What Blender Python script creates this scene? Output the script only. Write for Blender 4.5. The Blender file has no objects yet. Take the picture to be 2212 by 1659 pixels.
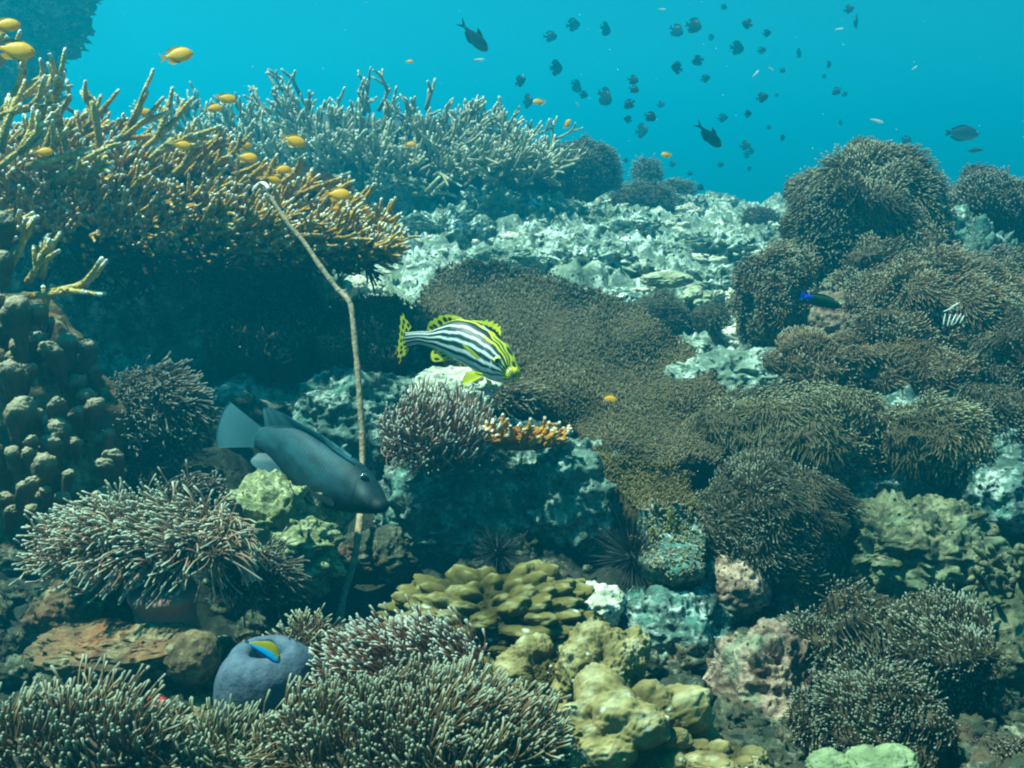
import bpy, math, random
import numpy as np
from mathutils import Vector, Matrix

# ----------------------------------------------------------------- camera, world, sun, exposure
S = bpy.context.scene
COL = S.collection
rng = np.random.default_rng(7)
random.seed(7)
PITCH = math.radians(12.0)
FPX = 2212.0
CU, CV = 1106.0, 829.5
cam_d = bpy.data.cameras.new("camera")
cam_d.sensor_width = 36.0
cam_d.lens = 36.0
cam_d.clip_start = 0.02
cam_d.clip_end = 500.0
cam = bpy.data.objects.new("camera", cam_d)
COL.objects.link(cam)
cam.location = (0, 0, 0)
cam.rotation_euler = (math.pi / 2 - PITCH, 0, 0)
S.camera = cam

SUN_EL, SUN_AZ = math.radians(68), math.radians(-92)
w = bpy.data.worlds.new("World")
S.world = w
w.use_nodes = True
nt = w.node_tree
nt.nodes.clear()
sky = nt.nodes.new("ShaderNodeTexSky")
sky.sky_type = 'NISHITA'
sky.sun_disc = False
sky.sun_elevation = SUN_EL
sky.sun_rotation = SUN_AZ
mul = nt.nodes.new("ShaderNodeMix")
mul.data_type = 'RGBA'
mul.blend_type = 'MULTIPLY'
mul.inputs[0].default_value = 1.0
mul.inputs[7].default_value = (0.05, 0.62, 0.60, 1)      # daylight seen through metres of water
bg = nt.nodes.new("ShaderNodeBackground")
bg.inputs[1].default_value = 0.05
wo = nt.nodes.new("ShaderNodeOutputWorld")
nt.links.new(sky.outputs[0], mul.inputs[6])
nt.links.new(mul.outputs[2], bg.inputs[0])
nt.links.new(bg.outputs[0], wo.inputs[0])

sd = bpy.data.lights.new("sun", 'SUN')
sd.energy = 5.0
sd.angle = math.radians(2.0)
sd.color = (0.72, 1.0, 0.80)
sun = bpy.data.objects.new("sun", sd)
COL.objects.link(sun)
sdir = Vector((math.sin(SUN_AZ) * math.cos(SUN_EL), math.cos(SUN_AZ) * math.cos(SUN_EL), math.sin(SUN_EL)))
sun.rotation_euler = sdir.to_track_quat('Z', 'Y').to_euler()
sun.location = (0, 0, 20)

S.view_settings.view_transform = 'Standard'
S.view_settings.look = 'None'
S.view_settings.gamma = 1.0
S.view_settings.exposure = 1.5
S.render.engine = 'CYCLES'
S.cycles.max_bounces = 4
S.cycles.diffuse_bounces = 1
S.cycles.glossy_bounces = 1
S.cycles.transmission_bounces = 2
S.cycles.transparent_max_bounces = 8
S.cycles.volume_bounces = 0
S.cycles.use_denoising = True
S.cycles.filter_width = 2.1
S.cycles.caustics_reflective = False
S.cycles.caustics_refractive = False

HAZE_DENSITY = 0.056
HAZE_COLOR = (0.001, 0.615, 0.98)
HAZE_G = 0.45

# ----------------------------------------------------------------- numeric helpers
CP, SP = math.cos(PITCH), math.sin(PITCH)


def P(u, v, d):
    """point at depth d (metres along the view axis) in the direction of photo coordinates u, v (2212 wide)"""
    u, v, d = np.broadcast_arrays(np.asarray(u, float), np.asarray(v, float), np.asarray(d, float))
    x = (u - CU) / FPX * d
    zc = -(v - CV) / FPX * d
    return np.stack([x, d * CP + zc * SP, -d * SP + zc * CP], -1)


def px(d):
    return d / FPX


def _h(i, j, k, seed):
    n = (i.astype(np.int64) * 374761393 + j.astype(np.int64) * 668265263 + k.astype(np.int64) * 2147483647 + seed * 1274126177) & 0xFFFFFFFF
    n = ((n ^ (n >> 13)) * 1274126177) & 0xFFFFFFFF
    n = ((n ^ (n >> 16)) * 2246822519) & 0xFFFFFFFF
    n = n ^ (n >> 15)
    return (n & 0xFFFFFF) / float(0xFFFFFF)


def vnoise(p, seed=0):
    p = np.asarray(p, float)
    f = np.floor(p)
    r = p - f
    r = r * r * r * (r * (r * 6 - 15) + 10)
    i, j, k = f[..., 0].astype(np.int64), f[..., 1].astype(np.int64), f[..., 2].astype(np.int64)
    out = 0
    for a in (0, 1):
        wa = r[..., 0] if a else 1 - r[..., 0]
        for b in (0, 1):
            wb = r[..., 1] if b else 1 - r[..., 1]
            for c in (0, 1):
                wc = r[..., 2] if c else 1 - r[..., 2]
                out = out + wa * wb * wc * _h(i + a, j + b, k + c, seed)
    return out * 2 - 1


def fbm(p, octs=4, seed=0, gain=0.5, ridged=False):
    s, a, t = 0, 1.0, 0
    p = np.asarray(p, float)
    for o in range(octs):
        n = vnoise(p, seed + o * 17)
        if ridged:
            n = 1 - 2 * np.abs(n)
        s = s + a * n
        t += a
        a *= gain
        p = p * 2.03 + 11.3
    return s / t


def worley(p, seed=0):
    p = np.asarray(p, float)
    f = np.floor(p).astype(np.int64)
    best = np.full(p.shape[:-1], 9.0)
    for a in (-1, 0, 1):
        for b in (-1, 0, 1):
            for c in (-1, 0, 1):
                i, j, k = f[..., 0] + a, f[..., 1] + b, f[..., 2] + c
                dx = i + _h(i, j, k, seed) - p[..., 0]
                dy = j + _h(i, j, k, seed + 1) - p[..., 1]
                dz = k + _h(i, j, k, seed + 2) - p[..., 2]
                best = np.minimum(best, dx * dx + dy * dy + dz * dz)
    return np.sqrt(best)


def vec3noise(p, seed=0):
    return np.stack([vnoise(p, seed), vnoise(p, seed + 51), vnoise(p, seed + 97)], -1)


def nrm(v):
    return v / np.maximum(np.linalg.norm(v, axis=-1, keepdims=True), 1e-9)


# ----------------------------------------------------------------- object helpers
def make_mesh(name, V, quads=None, tris=None, mat=None, parent=None, attrs=None, smooth=True, col=None, loc=None):
    V = np.asarray(V, np.float32).reshape(-1, 3)
    if loc is not None:
        V = V - np.asarray(loc, np.float32)
    me = bpy.data.meshes.new(name)
    q = np.asarray(quads if quads is not None else np.zeros((0, 4)), np.int32).reshape(-1, 4)
    t = np.asarray(tris if tris is not None else np.zeros((0, 3)), np.int32).reshape(-1, 3)
    me.vertices.add(len(V))
    me.vertices.foreach_set("co", V.ravel())
    loops = np.concatenate([q.ravel(), t.ravel()])
    me.loops.add(len(loops))
    me.loops.foreach_set("vertex_index", loops)
    me.polygons.add(len(q) + len(t))
    starts = np.concatenate([np.arange(len(q)) * 4, len(q) * 4 + np.arange(len(t)) * 3]).astype(np.int32)
    me.polygons.foreach_set("loop_start", starts)
    me.polygons.foreach_set("use_smooth", np.full(len(q) + len(t), smooth, bool))
    for k, a in (attrs or {}).items():
        a = np.asarray(a, np.float32)
        if a.ndim == 1:
            at = me.attributes.new(k, 'FLOAT', 'POINT')
            at.data.foreach_set("value", a)
        else:
            at = me.attributes.new(k, 'FLOAT_VECTOR', 'POINT')
            at.data.foreach_set("vector", a.ravel())
    if col is not None:
        c = np.ones((len(V), 4), np.float32)
        c[:, :3] = col
        at = me.attributes.new("col", 'FLOAT_COLOR', 'POINT')
        at.data.foreach_set("color", c.ravel())
    me.update(calc_edges=True)
    me.validate()
    if mat:
        me.materials.append(mat)
    o = bpy.data.objects.new(name, me)
    COL.objects.link(o)
    if loc is not None:
        o.location = loc
    if parent is not None:
        o.parent = parent
        o.matrix_parent_inverse = Matrix.Translation(-parent.location)
    return o


def tag(o, label, cat, group=None, kind=None):
    if label:
        o["label"] = label
    if cat:
        o["category"] = cat
    if group:
        o["group"] = group
    if kind:
        o["kind"] = kind
    return o


def thing(name, label, cat, loc, group=None):
    o = bpy.data.objects.new(name, None)
    o.empty_display_size = 0.05
    o.location = [float(c) for c in loc]
    COL.objects.link(o)
    return tag(o, label, cat, group)


def tubes(paths, rad, sides=5, extra=None):
    """paths N,K,3 ; rad N,K -> V, quads, tris, t attribute, r attribute"""
    paths = np.asarray(paths, float)
    rad = np.asarray(rad, float)
    N, K, _ = paths.shape
    tan = nrm(np.gradient(paths, axis=1))
    mean = nrm(paths[:, -1] - paths[:, 0])
    ref = np.where(np.abs(mean[:, 2:3]) < 0.8, np.array([[0, 0, 1.0]]), np.array([[1.0, 0, 0]]))
    n1 = nrm(np.cross(tan, ref[:, None, :]))
    n2 = np.cross(tan, n1)
    ang = np.arange(sides) / sides * 2 * np.pi
    ring = paths[:, :, None, :] + rad[:, :, None, None] * (np.cos(ang)[None, None, :, None] * n1[:, :, None, :] + np.sin(ang)[None, None, :, None] * n2[:, :, None, :])
    tip = paths[:, -1] + tan[:, -1] * rad[:, -1:] * 0.75
    per = K * sides + 1
    V = np.concatenate([ring.reshape(N, K * sides, 3), tip[:, None, :]], 1).reshape(-1, 3)
    k = np.arange(K - 1)[:, None] * sides
    s = np.arange(sides)[None, :]
    s2 = (np.arange(sides) + 1)[None, :] % sides
    q = np.stack([k + s, k + s2, k + sides + s2, k + sides + s], -1).reshape(-1, 4)
    base = (np.arange(N) * per)[:, None, None]
    quads = (q[None] + base).reshape(-1, 4)
    last = (K - 1) * sides
    tr = np.stack([last + np.arange(sides), last + (np.arange(sides) + 1) % sides, np.full(sides, K * sides)], -1)
    tris = (tr[None] + base).reshape(-1, 3)
    t = np.concatenate([np.repeat(np.linspace(0, 1, K), sides), [1.0]])
    T = np.tile(t, N)
    R = np.repeat(rng.random(N), per)
    return V, quads, tris, T, R


class Bag:
    def __init__(self):
        self.V, self.Q, self.T, self.A = [], [], [], {}
        self.n = 0

    def add(self, V, Q=None, T=None, **attrs):
        V = np.asarray(V).reshape(-1, 3)
        self.V.append(V)
        if Q is not None and len(Q):
            self.Q.append(np.asarray(Q) + self.n)
        if T is not None and len(T):
            self.T.append(np.asarray(T) + self.n)
        for k, a in attrs.items():
            self.A.setdefault(k, []).append(np.asarray(a))
        self.n += len(V)

    def tubes(self, paths, rad, sides=5, t=None):
        V, Q, T, t0, r = tubes(paths, rad, sides)
        self.add(V, Q, T, t=(t0 if t is None else t), r=r)

    def build(self, name, mat, parent=None, smooth=True, loc=None):
        A = {k: np.concatenate(a) for k, a in self.A.items()}
        c = A.pop('col', None)
        return make_mesh(name, np.concatenate(self.V), np.concatenate(self.Q) if self.Q else None,
                         np.concatenate(self.T) if self.T else None, mat, parent, A, smooth, c, loc)


_cs = {}


def cubesphere(n):
    if n in _cs:
        return _cs[n]
    g = np.tan(np.linspace(-1, 1, n + 1) * np.pi / 4)
    a, b = np.meshgrid(g, g, indexing='ij')
    o = np.ones_like(a)
    faces = [np.stack(f, -1) for f in ((o, a, b), (-o, b, a), (b, o, a), (a, -o, b), (a, b, o), (b, a, -o))]
    V = np.concatenate([f.reshape(-1, 3) for f in faces])
    m = (n + 1) ** 2
    i, j = np.meshgrid(np.arange(n), np.arange(n), indexing='ij')
    q0 = np.stack([i * (n + 1) + j, (i + 1) * (n + 1) + j, (i + 1) * (n + 1) + j + 1, i * (n + 1) + j + 1], -1).reshape(-1, 4)
    Q = np.concatenate([q0 + f * m for f in range(6)])
    V = nrm(V)
    # weld the seams
    key = np.round(V * 1e5).astype(np.int64)
    _, idx, inv = np.unique(key, axis=0, return_index=True, return_inverse=True)
    inv = inv.reshape(-1)
    V = V[idx]
    Q = inv[Q]
    _cs[n] = (V, Q)
    return V, Q


def fib_sphere(n):
    i = np.arange(n) + 0.5
    ph = np.arccos(1 - 2 * i / n)
    th = np.pi * (1 + 5 ** 0.5) * i
    d = np.stack([np.cos(th) * np.sin(ph), np.sin(th) * np.sin(ph), np.cos(ph)], -1)
    return nrm(d + rng.normal(0, 0.45 / math.sqrt(n), (n, 3)) * 1.5)


def catmull(pts, n):
    p = np.asarray(pts, float)
    p = np.concatenate([[2 * p[0] - p[1]], p, [2 * p[-1] - p[-2]]])
    m = len(p) - 3
    t = np.linspace(0, m - 1e-6, n)
    i = np.floor(t).astype(int)
    f = (t - i)[:, None]
    a, b, c, d = p[i], p[i + 1], p[i + 2], p[i + 3]
    return 0.5 * (2 * b + (c - a) * f + (2 * a - 5 * b + 4 * c - d) * f ** 2 + (3 * b - a - 3 * c + d) * f ** 3)


def inpoly(u, v, poly):
    poly = np.asarray(poly, float)
    inside = np.zeros(np.shape(u), bool)
    j = len(poly) - 1
    for i in range(len(poly)):
        xi, yi = poly[i]
        xj, yj = poly[j]
        c = ((yi > v) != (yj > v)) & (u < (xj - xi) * (v - yi) / (yj - yi + 1e-12) + xi)
        inside ^= c
        j = i
    return inside


# ----------------------------------------------------------------- materials
def node(nt, kind, loc=(0, 0), **kw):
    n = nt.nodes.new(kind)
    for k, v in kw.items():
        setattr(n, k, v)
    return n


def new_mat(name):
    m = bpy.data.materials.new(name)
    m.use_nodes = True
    nt = m.node_tree
    b = nt.nodes["Principled BSDF"]
    b.inputs["Roughness"].default_value = 0.75
    b.inputs["Specular IOR Level"].default_value = 0.15
    return m, nt, b


def ramp(nt, stops, fac=None, interp='LINEAR'):
    r = node(nt, "ShaderNodeValToRGB")
    r.color_ramp.interpolation = interp
    e = r.color_ramp.elements
    while len(e) < len(stops):
        e.new(0.5)
    for el, (p, c) in zip(e, stops):
        el.position = p
        el.color = (c[0], c[1], c[2], 1) if not np.isscalar(c) else (c, c, c, 1)
    if fac is not None:
        nt.links.new(fac, r.inputs[0])
    return r.outputs[0]


def noise_tex(nt, scale, detail=5, rough=0.55, vec=None):
    n = node(nt, "ShaderNodeTexNoise")
    n.inputs["Scale"].default_value = scale
    n.inputs["Detail"].default_value = detail
    n.inputs["Roughness"].default_value = rough
    if vec is not None:
        nt.links.new(vec, n.inputs["Vector"])
    return n.outputs[0]


def mixc(nt, a, b, fac, mode='MIX'):
    m = node(nt, "ShaderNodeMix", data_type='RGBA', blend_type=mode)
    for sock, val in ((m.inputs[6], a), (m.inputs[7], b), (m.inputs[0], fac)):
        if isinstance(val, bpy.types.NodeSocket):
            nt.links.new(val, sock)
        elif np.isscalar(val):
            sock.default_value = val
        else:
            sock.default_value = (*val, 1)
    return m.outputs[2]


def attr(nt, name, out="Fac"):
    a = node(nt, "ShaderNodeAttribute", attribute_name=name)
    return a.outputs[out]


def geo_pos(nt):
    return node(nt, "ShaderNodeNewGeometry").outputs["Position"]


def bump(nt, b, h, strength=0.5, dist=0.01):
    n = node(nt, "ShaderNodeBump")
    n.inputs["Strength"].default_value = strength
    n.inputs["Distance"].default_value = dist
    nt.links.new(h, n.inputs["Height"])
    nt.links.new(n.outputs[0], b.inputs["Normal"])


def rock_mat(name, pale, mid, dark, tint=None, scale=1.0, cover=0.5, tint_amt=0.45, turf_shade=False):
    """encrusted reef rock: pale bare patches, turf, dark holes, tinted crusts"""
    m, nt, b = new_mat(name)
    pos = geo_pos(nt)
    n1 = noise_tex(nt, 9 * scale, 8, 0.62, pos)
    n2 = noise_tex(nt, 38 * scale, 6, 0.65, pos)
    n3 = noise_tex(nt, 3.2 * scale, 5, 0.6, pos)
    mx = mixc(nt, n1, n2, 0.5)
    c = ramp(nt, [(cover - 0.13, dark), (cover - 0.02, mid), (cover + 0.10, pale)], mx)
    big = ramp(nt, [(0.42, 0.0), (0.62, 1.0)], n3)
    c = mixc(nt, c, mixc(nt, c, mid, 0.75), big)
    if tint:
        n4 = noise_tex(nt, 6.5 * scale, 6, 0.6, mixc(nt, pos, (3.7, 1.9, 8.1), 1.0, 'ADD'))
        tm = ramp(nt, [(0.52, 0.0), (0.62, tint_amt)], n4)
        c = mixc(nt, c, tint, tm)
    if turf_shade:      # gully floor: dark algae, with the gullies' shade painted into the colour
        tf = ramp(nt, [(0.40, 0.0), (0.62, 1.0)], mixc(nt, attr(nt, "turf_shade"), n3, 0.35))
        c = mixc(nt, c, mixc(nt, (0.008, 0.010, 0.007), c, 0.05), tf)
    # holes: darker spots, dented in the bump
    hv = node(nt, "ShaderNodeTexVoronoi")
    hv.inputs["Scale"].default_value = 30 * scale
    nt.links.new(pos, hv.inputs["Vector"])
    hm = ramp(nt, [(0.12, 1.0), (0.26, 0.0)], hv.outputs[0])
    hm2 = mixc(nt, (0, 0, 0), hm, ramp(nt, [(0.45, 0.0), (0.55, 1.0)], n1))
    c = mixc(nt, c, tuple(x * 0.5 for x in dark), hm2)
    nt.links.new(c, b.inputs["Base Color"])
    b.inputs["Roughness"].default_value = 0.9
    h = mixc(nt, mx, hm2, 0.5, 'SUBTRACT')
    bump(nt, b, h, 0.9, 0.02)
    return m


def tent_mat(name, base, mid, tip, tip_pos=0.8, var=0.35):
    base, mid, tip = [tuple(x * 0.74 for x in q) for q in (base, mid, tip)]
    m, nt, b = new_mat(name)
    t = attr(nt, "t")
    c = ramp(nt, [(0.0, tuple(x * 0.6 for x in base)), (0.35, base), (tip_pos - 0.12, mid), (tip_pos + 0.06, tip)], t)
    r = attr(nt, "r")
    vv = ramp(nt, [(0.0, 1 - var), (1.0, 1.0)], r)
    c = mixc(nt, c, vv, 1.0, 'MULTIPLY')
    big = ramp(nt, [(0.35, (0.75, 0.75, 0.75)), (0.65, (1, 1, 1))], noise_tex(nt, 7, 3, 0.5, geo_pos(nt)))
    c = mixc(nt, c, big, 1.0, 'MULTIPLY')
    nt.links.new(c, b.inputs["Base Color"])
    b.inputs["Roughness"].default_value = 0.5
    b.inputs["Subsurface Weight"].default_value = 0.0
    return m


def branch_mat(name, base, mid, tip, tip_pos=0.85):
    m, nt, b = new_mat(name)
    t = attr(nt, "t")
    pos = geo_pos(nt)
    c = ramp(nt, [(0.0, base), (0.45, mid), (tip_pos - 0.08, mid), (tip_pos + 0.08, tip)], t)
    n = noise_tex(nt, 14, 5, 0.6, pos)
    c = mixc(nt, c, ramp(nt, [(0.3, (0.55, 0.55, 0.5)), (0.7, (1.1, 1.1, 1.1))], n), 1.0, 'MULTIPLY')
    vor = node(nt, "ShaderNodeTexVoronoi")
    vor.inputs["Scale"].default_value = 130
    nt.links.new(pos, vor.inputs["Vector"])
    c = mixc(nt, c, ramp(nt, [(0.1, (1.15, 1.15, 1.1)), (0.5, (0.6, 0.6, 0.58))], vor.outputs[0]), 0.8, 'MULTIPLY')
    nt.links.new(c, b.inputs["Base Color"])
    bump(nt, b, vor.outputs[0], 0.8, -0.006)
    return m


def col_mat(name, rough=0.45, spec=0.3, trans=0.0, scales=0.0, bumpy=0.0, nvar=0.0):
    m, nt, b = new_mat(name)
    c = attr(nt, "col", "Color")
    b.inputs["Roughness"].default_value = rough
    b.inputs["Specular IOR Level"].default_value = spec
    if scales:
        fu = attr(nt, "fuv", "Vector")
        vor = node(nt, "ShaderNodeTexVoronoi")
        vor.inputs["Scale"].default_value = scales
        vor.inputs["Randomness"].default_value = 0.15
        nt.links.new(fu, vor.inputs["Vector"])
        c = mixc(nt, c, ramp(nt, [(0.25, (1.25, 1.25, 1.25)), (0.6, (0.6, 0.6, 0.6))], vor.outputs[0]), 0.7, 'MULTIPLY')
        bump(nt, b, vor.outputs[0], 0.25, -0.003)
    if nvar:
        n = noise_tex(nt, nvar, 5, 0.6, geo_pos(nt))
        c = mixc(nt, c, ramp(nt, [(0.3, (0.6, 0.62, 0.6)), (0.7, (1.15, 1.12, 1.1))], n), 1.0, 'MULTIPLY')
        bump(nt, b, n, 0.5, 0.006)
    nt.links.new(c, b.inputs["Base Color"])
    if trans:
        tr = node(nt, "ShaderNodeBsdfTranslucent")
        nt.links.new(c, tr.inputs[0])
        mx = node(nt, "ShaderNodeMixShader")
        mx.inputs[0].default_value = trans
        out = nt.nodes["Material Output"]
        nt.links.new(b.outputs[0], mx.inputs[1])
        nt.links.new(tr.outputs[0], mx.inputs[2])
        nt.links.new(mx.outputs[0], out.inputs[0])
    return m


def plain_mat(name, a, bcol, scale=10, rough=0.7, bmp=0.4, dist=0.01):
    m, nt, b = new_mat(name)
    n = noise_tex(nt, scale, 6, 0.6, geo_pos(nt))
    nt.links.new(ramp(nt, [(0.35, a), (0.65, bcol)], n), b.inputs["Base Color"])
    b.inputs["Roughness"].default_value = rough
    bump(nt, b, n, bmp, dist)
    return m


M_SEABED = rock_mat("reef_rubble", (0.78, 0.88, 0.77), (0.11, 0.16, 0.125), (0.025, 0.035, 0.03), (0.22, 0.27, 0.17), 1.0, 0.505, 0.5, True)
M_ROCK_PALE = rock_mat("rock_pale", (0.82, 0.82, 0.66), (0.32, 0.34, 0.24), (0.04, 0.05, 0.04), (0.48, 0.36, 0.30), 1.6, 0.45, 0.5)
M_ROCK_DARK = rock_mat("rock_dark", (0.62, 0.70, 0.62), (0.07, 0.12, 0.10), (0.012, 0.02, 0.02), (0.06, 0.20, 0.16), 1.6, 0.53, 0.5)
M_ROCK_PINK = rock_mat("rock_pink", (0.50, 0.36, 0.26), (0.11, 0.07, 0.05), (0.04, 0.035, 0.03), (0.18, 0.26, 0.16), 1.8, 0.47, 0.5)
M_ROCK_BROWN = rock_mat("rock_brown", (0.46, 0.40, 0.22), (0.13, 0.09, 0.048), (0.03, 0.02, 0.015), (0.24, 0.09, 0.04), 1.2, 0.54, 0.6)
M_ROCK_GREEN = rock_mat("rock_green", (0.24, 0.23, 0.13), (0.05, 0.06, 0.034), (0.02, 0.03, 0.025), (0.20, 0.26, 0.15), 1.6, 0.49, 0.4)
M_ROCK_TURQ = rock_mat("rock_turquoise", (0.60, 0.66, 0.58), (0.09, 0.14, 0.115), (0.012, 0.022, 0.02), (0.07, 0.22, 0.16), 1.9, 0.525, 0.5)
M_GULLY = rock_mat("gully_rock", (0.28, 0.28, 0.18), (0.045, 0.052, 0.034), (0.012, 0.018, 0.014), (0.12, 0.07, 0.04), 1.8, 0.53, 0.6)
M_ROCK_YELLOW = rock_mat("rock_yellow", (0.66, 0.64, 0.38), (0.18, 0.20, 0.09), (0.03, 0.04, 0.02), (0.12, 0.15, 0.08), 2.6, 0.50)

M_ANEM = tent_mat("anemone_grey", (0.15, 0.105, 0.058), (0.25, 0.185, 0.10), (0.40, 0.41, 0.29), 0.91)
M_ANEM_DIM = tent_mat("anemone_dim", (0.11, 0.08, 0.058), (0.18, 0.135, 0.095), (0.32, 0.34, 0.28), 0.91)
M_ANEM_DARK = tent_mat("anemone_dark", (0.08, 0.065, 0.035), (0.135, 0.11, 0.06), (0.34, 0.38, 0.29), 0.93)
M_ANEM_PALE = tent_mat("anemone_pale", (0.52, 0.29, 0.18), (0.70, 0.47, 0.31), (0.70, 0.72, 0.55), 0.87)
M_FOLD = plain_mat("fold_skin", (0.40, 0.44, 0.40), (0.62, 0.66, 0.60), 60)
M_ANEM_RED = tent_mat("anemone_red", (0.30, 0.11, 0.05), (0.40, 0.18, 0.09), (0.64, 0.68, 0.58), 0.93)
M_ANEM_GREEN = tent_mat("anemone_greenish", (0.15, 0.12, 0.055), (0.26, 0.21, 0.10), (0.42, 0.44, 0.29), 0.91)
M_ANEM_BROWN = tent_mat("anemone_brown", (0.22, 0.125, 0.06), (0.33, 0.215, 0.11), (0.44, 0.45, 0.32), 0.91)
M_CARPET = tent_mat("carpet_coral", (0.10, 0.072, 0.036), (0.215, 0.16, 0.085), (0.38, 0.31, 0.18), 0.8, 0.5)
M_CARPET_Y = tent_mat("carpet_coral_yellow", (0.10, 0.072, 0.024), (0.21, 0.155, 0.045), (0.36, 0.29, 0.11), 0.8, 0.5)
M_ABASE = plain_mat("anemone_flesh", (0.030, 0.022, 0.012), (0.07, 0.052, 0.03), 60)
M_ABASE_BLUE = plain_mat("anemone_flesh_blue", (0.05, 0.075, 0.11), (0.09, 0.125, 0.17), 45, 0.7, 0.5)
M_COLUMN = plain_mat("anemone_column", (0.17, 0.085, 0.075), (0.30, 0.15, 0.12), 18, 0.6, 0.2)
M_ACRO = branch_mat("staghorn_brown", (0.20, 0.095, 0.015), (0.72, 0.38, 0.06), (1.0, 0.97, 0.86), 0.9)
M_ACRO_LIGHT = branch_mat("staghorn_tan", (0.30, 0.17, 0.04), (0.80, 0.55, 0.18), (0.98, 0.96, 0.86), 0.88)
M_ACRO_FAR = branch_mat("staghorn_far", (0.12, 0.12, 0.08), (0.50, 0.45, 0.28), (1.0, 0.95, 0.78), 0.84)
M_ACRO_SHADE = plain_mat("staghorn_shade", (0.010, 0.007, 0.004), (0.03, 0.019, 0.008), 26, 0.9, 0.8)  # near-black: shade inside and under the thicket painted into the colour
M_CARPET_CORE = plain_mat("carpet_plate", (0.03, 0.022, 0.010), (0.085, 0.062, 0.028), 60, 0.9, 0.6)
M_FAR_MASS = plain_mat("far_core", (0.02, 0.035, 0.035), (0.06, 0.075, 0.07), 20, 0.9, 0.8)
M_FIRE = branch_mat("fire_coral", (0.34, 0.13, 0.015), (0.75, 0.32, 0.04), (0.95, 0.9, 0.78), 0.88)
M_WHIP = plain_mat("whip_skin", (0.20, 0.14, 0.085), (0.40, 0.30, 0.19), 90, 0.85, 0.7)
M_URCHIN = plain_mat("urchin_black", (0.006, 0.010, 0.012), (0.02, 0.03, 0.035), 40, 0.35, 0.2)
M_CRINOID = tent_mat("feather_star", (0.16, 0.13, 0.02), (0.36, 0.30, 0.05), (0.55, 0.48, 0.12), 0.85)
M_WHITE = plain_mat("bleached", (0.75, 0.78, 0.72), (0.9, 0.92, 0.88), 30)
M_RED = plain_mat("red_sponge", (0.22, 0.012, 0.018), (0.42, 0.03, 0.04), 60)
M_KNOB = col_mat("knob_skin", 0.7, 0.15, 0, 0, 0, 45)
M_PORITES = col_mat("lobed_skin", 0.8, 0.12, 0, 0, 0, 48)
M_FISH = col_mat("fish_skin", 0.4, 0.4, 0.0, 70)
M_GROUPER = col_mat("grouper_skin", 0.62, 0.18, 0.0, 52)
M_FIN = col_mat("fish_fin", 0.5, 0.25, 0.55)
M_SMALLFISH = col_mat("small_fish_skin", 0.45, 0.3, 0.45)

# ----------------------------------------------------------------- seabed
CTRL = [(-300, 1760, 1.35), (300, 1780, 1.4), (900, 1780, 1.4), (1500, 1780, 1.4), (2100, 1780, 1.4), (2500, 1770, 1.4),
        (450, 1570, 1.75), (750, 1400, 2.25), (1150, 1470, 1.95), (1500, 1530, 1.9), (1950, 1570, 1.9), (2300, 1500, 2.0),
        (100, 1430, 2.1), (400, 1270, 2.3), (760, 1250, 2.8), (810, 1170, 2.85), (690, 1090, 3.0), (1100, 1240, 2.5), (1500, 1260, 2.5), (2000, 1300, 2.5), (2400, 1220, 2.6),
        (0, 1130, 2.6), (450, 1010, 2.85), (700, 900, 3.2), (600, 800, 3.5), (400, 760, 3.8), (250, 690, 4.3), (100, 560, 4.8),
        (1000, 850, 3.3), (1300, 1010, 3.1), (1500, 1010, 3.1), (1400, 810, 3.6), (1200, 710, 4.0), (1000, 640, 4.4), (780, 640, 4.4),
        (1500, 720, 4.3), (1600, 640, 4.9), (1300, 560, 5.2), (1100, 485, 5.9), (900, 450, 6.2), (1500, 500, 6.5), (1650, 480, 7.2),
        (1700, 570, 5.5), (1300, 440, 7.5), (1600, 452, 8.5), (1850, 480, 8.0), (500, 430, 6.6), (200, 330, 6.2), (1000, 415, 8.0),
        (1900, 920, 3.7), (2100, 820, 4.0), (2300, 640, 4.4), (2000, 620, 4.9), (2200, 500, 5.6)]
_c = P(*np.array(CTRL).T)
_w = np.array([(-12, 14, -1.9), (12, 14, -1.9), (0, 13, -1.4), (-22, 30, -3.6), (0, 30, -3.4), (22, 30, -3.6), (-42, 62, -5), (0, 62, -5), (42, 62, -5),
               (-3, -3, -1.0), (0, -3, -1.0), (3, -3, -1.0), (-8, 2, -0.9), (8, 2, -0.9), (-12, 6, -0.9), (12, 6, -0.9), (-42, 0, -3), (42, 0, -3), (0, -20, -2), (-42, 30, -4), (42, 30, -4)], float)
_c = np.concatenate([_c, _w])


def _U(r2):
    return np.where(r2 > 0, 0.5 * r2 * np.log(np.maximum(r2, 1e-12)), 0)


def _tps(c, lam=0.004):
    xy = c[:, :2]
    n = len(c)
    d2 = ((xy[:, None] - xy[None]) ** 2).sum(-1)
    A = np.zeros((n + 3, n + 3))
    A[:n, :n] = _U(d2) + lam * np.eye(n)
    A[:n, n] = 1
    A[:n, n + 1:] = xy
    A[n, :n] = 1
    A[n + 1:, :n] = xy.T
    return np.linalg.solve(A, np.concatenate([c[:, 2], np.zeros(3)]))


_tw = _tps(_c)


def ground(x, y):
    x = np.asarray(x, float)
    y = np.asarray(y, float)
    sh = x.shape
    x, y = x.ravel(), y.ravel()
    z = _tw[-3] + _tw[-2] * x + _tw[-1] * y
    for i in range(len(_c)):
        z = z + _tw[i] * _U((x - _c[i, 0]) ** 2 + (y - _c[i, 1]) ** 2)
    return z.reshape(sh)


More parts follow.
